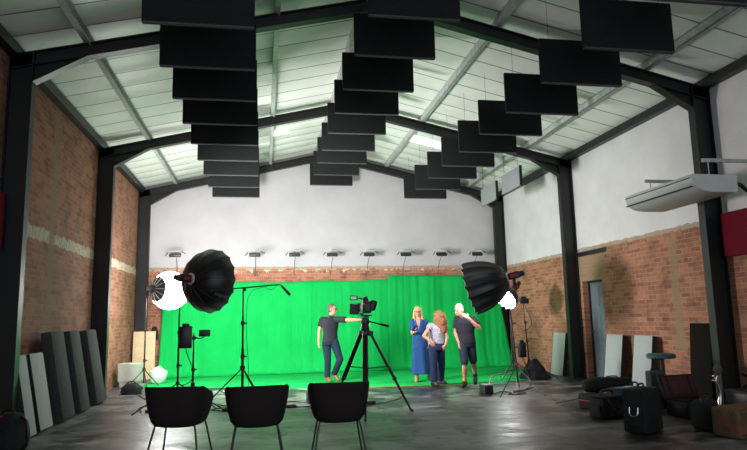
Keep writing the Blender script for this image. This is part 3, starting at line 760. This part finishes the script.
# ------------------------------------------------------------------ bags and cases at the right
def handle(g, a, b, up, r=.012): a, b = V(a), V(b); g.tube([a, a+V(up), b+V(up), b], r, 8, 2)
tc = thing('trolley_case', 'tall black trolley case standing frontmost in the pile of bags', 'case', (4.46, 7.08, 0), .6)
g = G(); g.box((0, 0, .255), (.44, .30, .50), None, .03); g.make('body', CLOTHB, tc)
g = G(); g.box((-.225, 0, .26), (.03, .2, .36), None, .012); g.box((0, -.155, .23), (.3, .03, .32), None, .012); g.make('pocket', CLOTHB, tc)
g = G(); handle(g, (-.235, -.05, .30), (-.235, .05, .30), (-.02, 0, -.10), .009); g.make('side_handle', CHROME, tc)
g = G(); handle(g, (-.08, 0, .505), (.08, 0, .505), (0, 0, .045)); g.make('top_handle', PLAS, tc)
for x in (-.16, .16):
    g = G(); g.cyl((x, -.11, .025), (x, -.08, .025), .025); g.cyl((x, .08, .025), (x, .11, .025), .025); g.make('wheel', PLAS, tc)
g = G(); 
for x in (-.225,): g.box((x, -.112, .25), (.012, .018, .44)); g.box((x, .112, .25), (.012, .018, .44))
g.make('piping', MET, tc, False)
cb = thing('camera_bag', 'black camera shoulder bag left of the tall trolley case', 'bag', (4.62, 8.15, 0), .25)
g = G(); g.box((0, 0, .14), (.42, .28, .27), None, .04); g.make('body', CLOTHB, cb)
g = G(); g.box((0, -.155, .11), (.26, .05, .17), None, .02); g.box((-.22, 0, .1), (.04, .2, .16), None, .015); g.box((.22, 0, .1), (.04, .2, .16), None, .015); g.make('pocket', CLOTHB, cb)
g = G(); g.box((0, -.02, .285), (.44, .3, .03), None, .014); g.make('flap', CLOTHB, cb)
g = G(); g.tube([(-.15, -.16, .28), (-.12, -.2, .16), (-.02, -.2, .06), (.06, -.2, .12), (.14, -.17, .27)], .014, 8, 2); g.make('strap', NYL, cb)
g = G(); handle(g, (-.1, 0, .29), (.1, 0, .29), (0, 0, .07), .018); g.make('grip', PLAS, cb)
rb = thing('equipment_bag', 'black bag with red trim at the back left of the pile, under the long bag', 'bag', (4.90, 9.02, 0), .25)
g = G(); g.box((0, 0, .11), (.36, .3, .21), None, .03); g.make('body', CLOTHB, rb)
g = G(); g.box((-.183, 0, .12), (.008, .27, .012)); g.box((0, -.153, .2), (.34, .006, .012)); g.box((-.14, -.153, .11), (.01, .006, .18)); g.make('red_trim', RED, rb, False)
lb = thing('long_bag', 'long black padded bag lying across the pile of bags', 'bag', (5.14, 9.0, .2175), .08)
g = G(); g.tube([(-.42, 0, .11), (-.38, 0, .112), (-.2, 0, .12), (.1, 0, .115), (.35, 0, .105), (.4, 0, .1)], [.05, .09, .115, .11, .1, .05], 16); g.make('body', CLOTHB, lb)
g = G(); handle(g, (-.1, -.08, .2), (.1, -.08, .2), (0, -.02, .05), .009); g.make('strap', NYL, lb)
pb = thing('equipment_bag', 'black soft bag behind the trolley case, leaflets lying on it', 'bag', (5.08, 8.40, 0), .2)
g = G(); g.box((0, 0, .18), (.5, .34, .35), None, .05); g.make('body', CLOTHB, pb)
g = G(); handle(g, (.12, .05, .35), (.24, .05, .35), (0, 0, .06), .014); g.make('strap', NYL, pb)
tag(G().box((4.98, 8.34, .3585), (.2, .14, .006), Euler((0, 0, .5)), .001).make('leaflet', BLUE), 'blue printed leaflet lying on the black soft bag', 'leaflet', 'leaflets on the bag')
tag(G().box((5.13, 8.38, .3655), (.16, .12, .006), Euler((0, 0, -.2)), .001).make('leaflet', PAPER), 'pale printed leaflet lying on the black soft bag', 'leaflet', 'leaflets on the bag')
st = thing('folded_stand', 'thin dark folded stand leg lying against the bag with red trim', 'stand', (4.66, 9.35, 0))
g = G(); g.cyl((-.1, .25, .012), (.12, -.1, .12), .011); g.make('leg', MET, st)
oc = thing('open_suitcase', 'black suitcase with its lid open showing a burgundy lining', 'suitcase', (5.75, 7.90, 0), .12)
g = G(); g.b2((-.29, -.2, 0), (.29, .2, .03), .008); g.b2((-.29, -.2, 0), (.29, -.175, .20), .008); g.b2((-.29, .175, 0), (.29, .2, .20), .008); g.b2((-.29, -.2, 0), (-.265, .2, .20), .008); g.b2((.265, -.2, 0), (.29, .2, .20), .008); g.make('base', CLOTHB, oc)
g = G(); g.b2((-.26, -.17, .03), (.26, .17, .15), .02); g.make('lining', PLUM, oc)
g = G(); g.box((0, .0, .17), (.58, .05, .34), None, .015); g.xf(Matrix.Translation((0, .21, .2)) @ Matrix.Rotation(-.38, 4, 'X')); l = g.make('lid', CLOTHB, oc)
g = G(); g.box((0, -.03, .17), (.52, .02, .28), None, .008); g.xf(Matrix.Translation((0, .21, .2)) @ Matrix.Rotation(-.38, 4, 'X')); g.make('lid_lining', PLUM, l)
g = G(); g.box((-.18, -.045, .17), (.03, .01, .26)); g.box((.18, -.045, .17), (.03, .01, .26)); g.box((0, -.045, .06), (.5, .01, .03)); g.xf(Matrix.Translation((0, .21, .2)) @ Matrix.Rotation(-.38, 4, 'X')); g.make('lid_strap', NYL, l, False)
g = G(); handle(g, (-.08, -.2, .14), (.08, -.2, .14), (0, -.06, -.02)); g.make('handle', PLAS, oc)
for x in (-.19, .19):
    g = G(); g.box((x, -.205, .17), (.05, .012, .05), None, .003); g.make('latch', CHROME, oc)
sl = thing('stool', 'round teal padded stool on a single column behind the bags', 'stool', (5.95, 8.84, 0))
g = G(); g.lathe([(.02, .705), (.19, .705), (.208, .72), (.208, .755), (.19, .775), (.02, .78)]); g.make('seat', TEAL, sl)
g = G(); g.cyl((0, 0, .06), (0, 0, .71), .025); g.make('column', MET, sl)
for i in range(3):
    a = 2*PI*i/3+.4; g = G(); g.tube([(0, 0, .3), (math.cos(a)*.12, math.sin(a)*.12, .14), (math.cos(a)*.2, math.sin(a)*.2, .012)], .011, 8, 1); g.make('leg', MET, sl)
hc = thing('hard_case', 'upright dark grey hard case under the teal stool behind the trolley case', 'case', (5.68, 8.62, 0), .1)
g = G(); g.box((0, 0, .275), (.26, .13, .55), None, .022); g.make('body', DGREYP, hc)
g = G(); g.box((0, -.067, .28), (.22, .006, .012)); g.box((-.08, -.068, .47), (.03, .008, .04)); g.make('clasp', MET, hc, False)
g = G(); handle(g, (-.06, 0, .545), (.06, 0, .545), (0, 0, .045)); g.make('handle', PLAS, hc)
sb = thing('shoulder_bag', 'black soft bag between the open suitcase and the floral suitcase', 'bag', (5.17, 6.92, 0), .5)
g = G(); g.box((0, 0, .175), (.24, .26, .35), None, .06, 3); g.make('body', CLOTHB, sb)
g = G(); handle(g, (-.08, 0, .34), (.08, 0, .34), (.02, 0, .05)); g.make('strap', NYL, sb); g = G(); g.box((0, -.14, .15), (.17, .03, .2), None, .013); g.make('pocket', CLOTHB, sb)
fs = thing('floral_suitcase', 'floral tapestry suitcase lying at the right edge of the picture', 'suitcase', (5.34, 6.5, 0), .25)
g = G(); g.box((0, 0, .17), (.66, .36, .33), None, .05, 3); g.make('body', TAPES, fs)
g = G()
for z in (.06, .28): 
    g.tube([(-.30, -.183, z), (.30, -.183, z)], .006, 6)
g.make('piping', PLUM, fs); g = G(); handle(g, (-.08, -.182, .17), (.08, -.182, .17), (0, -.04, -.02)); g.make('handle', PLAS, fs)
sx = thing('instrument_stand', 'curved chrome stand with a fluffy grey top behind the black soft bag', 'stand', (5.80, 7.47, 0))
g = G(); g.tube([(0, 0, .03), (.0, 0, .2), (.03, 0, .32), (.0, 0, .44), (-.03, 0, .50), (0, 0, .56)], [.035, .03, .026, .022, .018, .018], 12, 1); g.make('stem', CHROME, sx)
g = G(); g.cyl((0, 0, 0), (0, 0, .03), .1, .09); g.make('base', PLAS, sx)
g = G(); g.tube([(0, 0, .5), (-.06, -.01, .53), (-.08, -.01, .50)], .01, 8, 1); g.box((-.02, 0, .56), (.09, .03, .03), None, .01); g.make('hook', CHROME, sx)
g = G(); g.ell((.02, 0, .64), (.06, .05, .065))
for v in g.b.verts: v.co += V((.02, 0, .02))*noise.noise(v.co*60)
g.make('fluffy_top', mat('grey_fur', (.10, .10, .10), 1, 0, .4, 60), sx)
fc = thing('flight_case', 'dark flight case behind the floral suitcase at the right edge', 'case', (6.42, 7.55, 0))
g = G(); g.box((0, 0, .18), (.62, .4, .36), None, .01); g.make('body', PLAS, fc)
g = G()
for z in (.02, .34): g.box((0, -.2, z), (.63, .012, .03)); g.box((-.31, 0, z), (.012, .41, .03))
g.make('corner_trim', MET, fc, False)
g = G(); handle(g, (-.08, -.205, .2), (.08, -.205, .2), (0, -.03, 0)); g.make('handle', PLAS, fc)
fr = thing('folding_stool', 'dark open folding stool frame standing on the flight case', 'stool', (6.50, 7.55, .362))
g = G(); g.tube([(-.16, -.12, .01), (.16, -.12, .19)], .015, 8); g.tube([(-.16, .12, .01), (.16, .12, .19)], .015, 8); g.make('frame', WOOD, fr)
g = G(); g.tube([(.16, -.12, .01), (-.16, -.12, .19)], .015, 8); g.tube([(.16, .12, .01), (-.16, .12, .19)], .015, 8); g.make('leg', WOOD, fr)
g = G(); g.loft([[V((x, y, .195-.05*(1-(x/.16)**2))) for y in (-.13, .13)] for x in (-.16, -.08, 0, .08, .16)], caps=False, closed=False); o = g.make('seat', CLOTHB, fr); o.modifiers.new('s', 'SOLIDIFY').thickness = .006
# black backpack, front left
bp = thing('backpack', 'black backpack with red trim standing at the lower left corner', 'bag', (-2.78, 7.75, 0), -.3)
g = G(); g.box((0, 0, .23), (.36, .24, .44), None, .07, 4); g.make('body', CLOTHB, bp)
g = G(); g.box((.02, -.13, .16), (.26, .07, .24), None, .03, 3); g.make('front_pocket', CLOTHB, bp)
g = G(); g.tube([(.16, .02, .40), (.25, -.02, .38), (.30, -.03, .24), (.26, -.02, .08), (.17, 0, .04)], .02, 8, 2); g.make('shoulder_strap', NYL, bp)
g = G(); g.tube([(-.06, 0, .44), (-.02, 0, .485), (.06, 0, .485), (.1, 0, .44)], .012, 8, 1); g.make('grip', NYL, bp)
g = G(); g.tube([(-.15, -.085, .41), (-.05, -.10, .43), (.03, -.1, .43)], .009, 6); g.make('red_zip', RED, bp)

# ------------------------------------------------------------------ people
def remeshed(g, name, m, parent, vox=.011, smooth=4, cut=None):
    me = bpy.data.meshes.new(name); bmesh.ops.recalc_face_normals(g.b, faces=g.b.faces); g.b.to_mesh(me); g.b.free()
    o = bpy.data.objects.new(name, me); COL.objects.link(o)
    md = o.modifiers.new('r', 'REMESH'); md.mode = 'VOXEL'; md.voxel_size = vox
    if smooth: md = o.modifiers.new('s', 'SMOOTH'); md.iterations = smooth; md.factor = .5
    co_ = None
    if cut:
        cm_ = bpy.data.meshes.new('cut'); bmesh.ops.recalc_face_normals(cut.b, faces=cut.b.faces); cut.b.to_mesh(cm_); cut.b.free(); co_ = bpy.data.objects.new('cut', cm_); COL.objects.link(co_)
        md = o.modifiers.new('b', 'BOOLEAN'); md.operation = 'DIFFERENCE'; md.object = co_; md.solver = 'EXACT'
    bpy.context.view_layer.update()
    nm = bpy.data.meshes.new_from_object(o.evaluated_get(bpy.context.evaluated_depsgraph_get()))
    o.modifiers.clear(); o.data = nm; nm.name = name; nm.materials.clear(); nm.materials.append(m)
    nm.polygons.foreach_set('use_smooth', [True]*len(nm.polygons)); nm.polygons.foreach_set('material_index', [0]*len(nm.polygons))
    bpy.data.meshes.remove(me)
    if co_: bpy.data.objects.remove(co_)
    o.parent = parent
    return o
def ering(c, s, f, a, b, n=28):
    return [V(c)+V(s)*a*math.cos(2*PI*i/n)+V(f)*b*math.sin(2*PI*i/n) for i in range(n)]
def flat(v): v = V(v); v.z = 0; return v.normalized()
class Person:
    def __init__(s, label, loc, J, f, fh, skin, female=False, k=1.0):
        s.J = {a: V(b) for a, b in J.items()}; s.root = thing('person', label, 'person', loc); s.skin = skin; s.k = k; s.fem = female
        s.f = flat(f); s.s = V((-s.f.y, s.f.x, 0)); s.fh = V(fh).normalized(); s.sh = flat((-s.fh.y, s.fh.x, 0)); s.uh = s.sh.cross(s.fh)*-1
        if s.uh.z < 0: s.uh = -s.uh
    def torso(s, g, inf=0., lo=0, hi=9):
        J = s.J; P, N = J['pelvis'], J['neck']; fem = s.fem
        d = N-P
        R = [(-.17, .150, .100), (-.06, .172 if fem else .168, .118), (.12, .165 if fem else .160, .115), (.34, .132 if fem else .150, .098), (.55, .150 if fem else .168, .112), (.76, .165 if fem else .185, .112), (.90, .150 if fem else .172, .085), (.97, .085, .065), (1.02, .055, .055)]
        R = [(t, a*s.k+inf, b*s.k+inf) for t, a, b in R]
        rings = [ering(P+d*t, s.s, s.f, a, b) for t, a, b in R[lo:hi]]
        g.loft(rings)
    def limb(s, g, a, b, r0, r1, bulge=0., inf=0.):
        J = s.J; A, B = (J[a] if isinstance(a, str) else V(a)), (J[b] if isinstance(b, str) else V(b))
        g.cap(A, B, r0+inf, r1+inf)
        if bulge: g.cap(A.lerp(B, .22), A.lerp(B, .42), r0*bulge+inf, r0*bulge*.9+inf)
    def hand(s, g, w, d, palm, curl=.5, thumb=1):
        """w wrist, d direction of fingers, palm = palm facing normal"""
        w = V(w); d = V(d).normalized(); p = V(palm); p = (p-d*p.dot(d)).normalized(); t = d.cross(p)*thumb
        R = Matrix((t, d, p)).transposed()
        g.cap(w-d*.03, w+d*.015, .026, .025); g.ell(w+d*.055, (.041, .055, .019), R)
        for i, (o, L) in enumerate(((.030, .070), (.011, .080), (-.010, .074), (-.030, .058))):
            a = w+d*.09+t*o; b = a+(d*math.cos(curl*.5)+p*math.sin(curl*.5))*L*.5; c = b+(d*math.cos(curl*1.6)+p*math.sin(curl*1.6))*L*.5
            g.cap(a-d*.02, b, .0095, .009, 8); g.cap(b, c, .009, .008, 8)
        a = w+d*.025+t*.03; b = a+(t*.7+d*.6+p*.25).normalized()*.045; c = b+(d*.85+t*.25+p*.4).normalized()*.032
        g.cap(a, b, .013, .011, 8); g.cap(b, c, .011, .009, 8)
    def body(s, hands):
        J = s.J; g = G(); k = s.k; s.torso(g)
        arm = .043 if s.fem else .049
        for q in 'LR':
            g.cap(J['neck'].lerp(J['sh'+q], .45)-V((0, 0, .03)), J['sh'+q], .05*k, .055*k)
            s.limb(g, 'sh'+q, 'el'+q, arm*k, arm*.78*k); s.limb(g, 'el'+q, 'wr'+q, arm*.8*k, arm*.52*k, 1.02)
            s.limb(g, 'hip'+q, 'kn'+q, .082*k, .056*k); s.limb(g, 'kn'+q, 'an'+q, .052*k, .036*k, 1.12)
            t = J['toe'+q]; a = J['an'+q]; g.cap(a, a.lerp(t, .25)-V((0, 0, .02)), .036*k, .036*k); g.cap(a.lerp(t, .15)-V((0, 0, .02)), t, .036*k, .030*k)
            s.hand(g, J['wr'+q], *hands[q])
        H = J['head']; R = Matrix((s.sh, s.fh, s.uh)).transposed(); s.R = R
        g.cap(J['neck']-V((0, 0, .03)), H-s.uh*.06-s.fh*.015, .056*k, .052*k)
        g.ell(H+s.uh*.022-s.fh*.008, (.077, .095, .095), R); g.ell(H-s.uh*.045+s.fh*.02, (.058, .068, .07), R); g.ell(H-s.uh*.09+s.fh*.055, (.026, .026, .022), R)
        g.cap(H+s.fh*.085+s.uh*.012, H+s.fh*.112-s.uh*.028, .010, .015, 8)
        for q in (-1, 1): g.ell(H+s.sh*.077*q-s.uh*.01-s.fh*.01, (.013, .022, .033), R); g.ell(H+s.sh*.036*q-s.uh*.03+s.fh*.065, (.022, .02, .02), R)
        o = remeshed(g, 'body', s.skin, s.root, .0085, 2)
        for q in (-1, 1):
            g = G(); g.ell(H+s.sh*.031*q+s.uh*.004+s.fh*.084, (.013, .008, .007), R, 12); g.make('eye', EYE, s.root)
        g = G(); g.ell(H-s.uh*.062+s.fh*.084, (.024, .010, .008), R, 12); g.make('mouth', LIP, s.root)
        return o
    def shirt(s, m, slv=.6, hem=1, inf=.018, name='shirt', collar=True):
        J = s.J; g = G(); s.torso(g, inf, hem, 8)
        for q in 'LR':
            e = J['sh'+q].lerp(J['el'+q], slv); g.cap(J['neck'].lerp(J['sh'+q], .5)-V((0, 0, .035)), J['sh'+q], .06+inf*.3, .06+inf*.5); 
            u = (J['el'+q]-J['sh'+q]).normalized(); g.cyl(J['sh'+q], e, .062+inf*.5, .058+inf*.7, 18)
        if collar: g.cyl(J['neck']-V((0, 0, .03)), J['neck']+V((0, 0, .035)), .075, .066, 18)
        return remeshed(g, name, m, s.root, .011, 3)
    def legs(s, m, to=1.0, inf=.018, name='jeans', flare=0., top=3):
        J = s.J; g = G(); s.torso(g, inf, 0, top); k = s.k
        for q in 'LR':
            kn = J['kn'+q]; an = J['an'+q]; e = kn.lerp(an, to)
            g.cap(J['hip'+q], kn if to > 0 else J['hip'+q].lerp(kn, 1+to), .088*k+inf, (.062 if to > 0 else .072)*k+inf)
            if to > 0: g.cyl(kn, e, .060*k+inf, .048*k+inf+flare, 20); g.ell(kn, (.061*k+inf,)*3)
        return remeshed(g, name, m, s.root, .011, 3)
    def shoe(s, q, m, sole_m=None, name='shoe'):
        J = s.J; a, t = J['an'+q], J['toe'+q]; g = G(); d = (t-a); d2 = flat(d); up = d.cross(d2.cross(V((0, 0, 1)))); 
        heel = a-d2*.045-V((0, 0, .035)) if abs(d.z) < .09 else a-d.normalized()*.02
        g.cap(a+V((0, 0, .0)), heel, .048, .046); g.cap(heel, t, .046, .043); g.cap(a.lerp(t, .35), t, .05, .044)
        return remeshed(g, name, m, s.root, .01, 3)
    def hair_cap(s, m, back=0., name='hair', extra=None):
        g = G(); H = s.J['head']; R = s.R
        g.ell(H+s.uh*.04-s.fh*.026, (.086, .093, .092), R); g.ell(H-s.uh*.01-s.fh*.05, (.080, .066, .085), R)
        if extra: extra(g, H)
        return remeshed(g, name, m, s.root, .008, 1)
    def specs(s):
        g = G(); H = s.J['head']
        for q in (-1, 1):
            c = H+s.sh*.033*q+s.uh*.003+s.fh*.099
            pts = [c+s.sh*.026*math.cos(2*PI*i/16)+s.uh*.02*math.sin(2*PI*i/16) for i in range(17)]
            g.tube(pts, .0035, 6); g.cyl(c+s.sh*.026*q, H+s.sh*.083*q+s.uh*.008, .003, n=6)
        g.cyl(H+s.sh*.008+s.uh*.006+s.fh*.101, H-s.sh*.008+s.uh*.006+s.fh*.101, .003, n=6)
        g.make('glasses', GLASSES, s.root)

# man pointing, mid step
p = Person('man in charcoal polo and dark jeans, arm stretched out to the right, on green floor', (1.53, 14.55, 0), dict(
    pelvis=(-.02, 0, .92), neck=(.0, -.02, 1.47), head=(.035, -.05, 1.635), shL=(-.19, .06, 1.405), elL=(-.26, .04, 1.14), wrL=(-.285, -.03, .90),
    shR=(.17, -.10, 1.405), elR=(.41, -.24, 1.385), wrR=(.60, -.36, 1.385), hipL=(-.10, .03, .88), knL=(-.08, -.02, .49), anL=(-.09, .04, .09), toeL=(-.05, -.11, .045),
    hipR=(.075, -.04, .88), knR=(.19, -.10, .50), anR=(.07, .10, .16), toeR=(.16, .03, .045)), (.5, -.85, 0), (.88, -.45, -.05), SKIN, k=1.02)
p.body({'L': ((0, -.1, -1), (1, .2, 0), .7, -1), 'R': ((.9, -.35, .05), (0, 0, -1), .25, -1)})
p.shirt(TSHIRT, .62, 1, .024, 'polo_shirt'); p.legs(JEANS, .96, .016, 'jeans')
p.shoe('L', BROWNSH); p.shoe('R', BROWNSH); p.hair_cap(GREYHAIR); p.specs()

# woman in the blue dress
p = Person('woman with blond hair and glasses in a long blue dress, facing the camera', (3.42, 13.85, 0), dict(
    pelvis=(.02, 0, .86), neck=(.0, 0, 1.385), head=(-.015, -.03, 1.535), shL=(-.14, 0, 1.33), elL=(-.16, -.05, 1.06), wrL=(-.15, -.25, 1.10),
    shR=(.16, 0, 1.33), elR=(.22, 0, 1.07), wrR=(.2, -.12, .87), hipL=(-.07, 0, .82), knL=(-.07, -.03, .45), anL=(-.07, .02, .085), toeL=(-.11, -.13, .04),
    hipR=(.10, 0, .82), knR=(.16, .05, .46), anR=(.27, .18, .10), toeR=(.30, .05, .04)), (-.25, -.97, 0), (-.3, -.95, -.06), SKIN2, True, .93)
p.body({'L': ((-.2, -.6, .55), (.6, -.2, .3), .9, -1), 'R': ((-.1, -.3, -1), (-1, 0, 0), .6, 1)})
g = G(); sv, fv = p.s, p.f
rings = [ering((.06, .04, .17), sv, fv, .245, .20), ering((.05, .03, .45), sv, fv, .20, .165), ering((.03, 0, .78), sv, fv, .185, .145), ering((.02, 0, .9), sv, fv, .17, .13), ering((.01, 0, 1.04), sv, fv, .142, .108), ering((0, 0, 1.16), sv, fv, .16, .126), ering((0, 0, 1.27), sv, fv, .168, .122), ering((0, 0, 1.34), sv, fv, .14, .08), ering((0, 0, 1.375), sv, fv, .075, .065)]
for i, r in enumerate(rings[:3]):
    for j, q in enumerate(r):
        c = sum(r, V())/len(r); q += (q-c)*(.09*math.sin(j*2*PI/28*6)*(1-i*.33))
g.loft(rings)
for q in 'LR': g.cap(p.J['shL' if q == 'L' else 'shR'], p.J['sh'+q].lerp(p.J['el'+q], .62), .06, .062)
c = G(); top = V((0, 0, 1.42)); lowp = V((0, 0, 1.13))
a = [lowp+fv*.06, top+fv*.02+sv*.075, top+fv*.02-sv*.075]; b = [q+fv*.25 for q in a]; c.loft([a, b])
remeshed(g, 'dress', DRESS, p.root, .011, 3, c)
p.shoe('L', SANDAL, name='sandal'); p.shoe('R', SANDAL, name='sandal')
def lh(g, H):
    for q in (-1, 1): g.cap(H+p.sh*.075*q-p.fh*.02, H+p.sh*.09*q-p.uh*.17-p.fh*.02, .03, .028)
    g.cap(H-p.fh*.06, H-p.fh*.06-p.uh*.17, .06, .05)
    g.ell(H+p.uh*.085+p.fh*.035, (.06, .05, .028), p.R)
p.hair_cap(BLOND, extra=lh); p.specs()
o = tag(G().box((0, 0, 0), (.07, .012, .14), Euler((.5, .3, .2)), .005).make('phone', PLAS, None, True, (3.25, 13.50, 1.17)), 'black phone held up in the hand of the woman in blue', 'phone')

# curly haired girl seen from behind
p = Person('woman with long curly hair seen from behind, patterned top, navy trousers, hand on hip', (3.52, 12.85, 0), dict(
    pelvis=(.03, 0, .80), neck=(.06, 0, 1.28), head=(.09, .03, 1.425), shL=(-.09, 0, 1.225), elL=(-.27, -.10, 1.03), wrL=(-.13, -.13, .90),
    shR=(.205, -.02, 1.225), elR=(.225, -.12, .98), wrR=(.18, -.12, .83), hipL=(-.05, 0, .76), knL=(-.05, -.02, .42), anL=(-.06, 0, .085), toeL=(-.02, -.13, .042) ,
    hipR=(.11, .02, .76), knR=(.15, .1, .43), anR=(.15, .28, .085), toeR=(.24, .2, .042)), (.25, .97, 0), (-.1, .95, .05), SKIN2, True, .90)
p.body({'L': ((.6, .2, -.75), (.3, .9, .2), .6, 1), 'R': ((-.35, .25, -.9), (-.3, .9, 0), .6, -1)})
p.shirt(BLOUSE, .3, 2, .016, 'blouse', False); p.legs(NAVY, .94, .02, 'trousers', .02)
p.shoe('L', BLKSH); p.shoe('R', BLKSH)
def curls(g, H):
    B = H-p.fh*.05
    g.cap(B-p.uh*.02, B-p.uh*.30-p.fh*.05-p.sh*.02, .085, .07); g.cap(B-p.uh*.3-p.fh*.06, B-p.uh*.42-p.fh*.06-p.sh*.04, .06, .02)
    for i in range(46):
        a = -1.5+3.0*(i % 23)/22; rr = .10+.02*random.random(); L = .33+.16*random.random(); ph = random.random()*6
        base = B+p.sh*math.sin(a)*.085-p.fh*math.cos(a)*.06
        pts = []
        for j in range(14):
            t = j/13; spread = 1+.3*math.sin(PI*min(1, t*1.1))
            q = B+p.sh*math.sin(a)*.088*spread-p.fh*(math.cos(a)*.09+.035*t)+p.uh*(.06-L*t)
            q = q+p.sh*(.026*math.sin(ph+t*17)-.05*t)+p.fh*.02*math.cos(ph+t*15); pts.append(q)
        g.tube(pts, [.017*(1-.6*t/13) for t in range(14)], 6)
p.hair_cap(GINGER, extra=curls)

# man with hand to his mouth, walking
p = Person('grey haired man in charcoal polo and denim shorts walking, hand to his mouth', (4.03, 12.45, 0), dict(
    pelvis=(.04, 0, .88), neck=(.0, -.03, 1.40), head=(-.135, -.10, 1.535), shL=(-.15, .0, 1.35), elL=(-.17, .07, 1.09), wrL=(-.13, -.02, .87),
    shR=(.17, -.05, 1.345), elR=(.24, -.24, 1.16), wrR=(.0, -.30, 1.37), hipL=(-.05, 0, .84), knL=(-.04, -.05, .46), anL=(-.03, .02, .09), toeL=(-.12, -.12, .045),
    hipR=(.13, 0, .84), knR=(.17, .02, .48), anR=(.27, .24, .19), toeR=(.22, .10, .07)), (-.35, -.93, 0), (-.72, -.62, -.22), SKIN, k=1.0)
p.body({'L': ((0, -.15, -1), (1, 0, 0), .7, -1), 'R': ((-.75, .25, .6), (-.2, .6, .1), .9, -1)})
p.shirt(TSHIRT, .66, 1, .022, 'polo_shirt'); p.legs(SHORTS, -.12, .012, 'shorts')
for q in 'LR':
    g = G(); an = p.J['an'+q]; kn = p.J['kn'+q]; g.cyl(an, an.lerp(kn, .22), .042, .046, 18); g.make('sock', MUSTARD if q == 'L' else BLKSH, p.root)
p.shoe('L', BLKSH); p.shoe('R', BLKSH); p.hair_cap(SILVHAIR); p.specs()

# ------------------------------------------------------------------ light
w = bpy.data.worlds.new('world'); sc.world = w; w.use_nodes = True
bg = w.node_tree.nodes['Background']; bg.inputs[0].default_value = (.82, .92, 1, 1); bg.inputs[1].default_value = .8
vs = sc.view_settings
sc.display_settings.display_device = 'sRGB'
vs.view_transform = 'Standard'; vs.look = 'None'; vs.gamma = 1; vs.use_curve_mapping = False; vs.exposure = 1.0
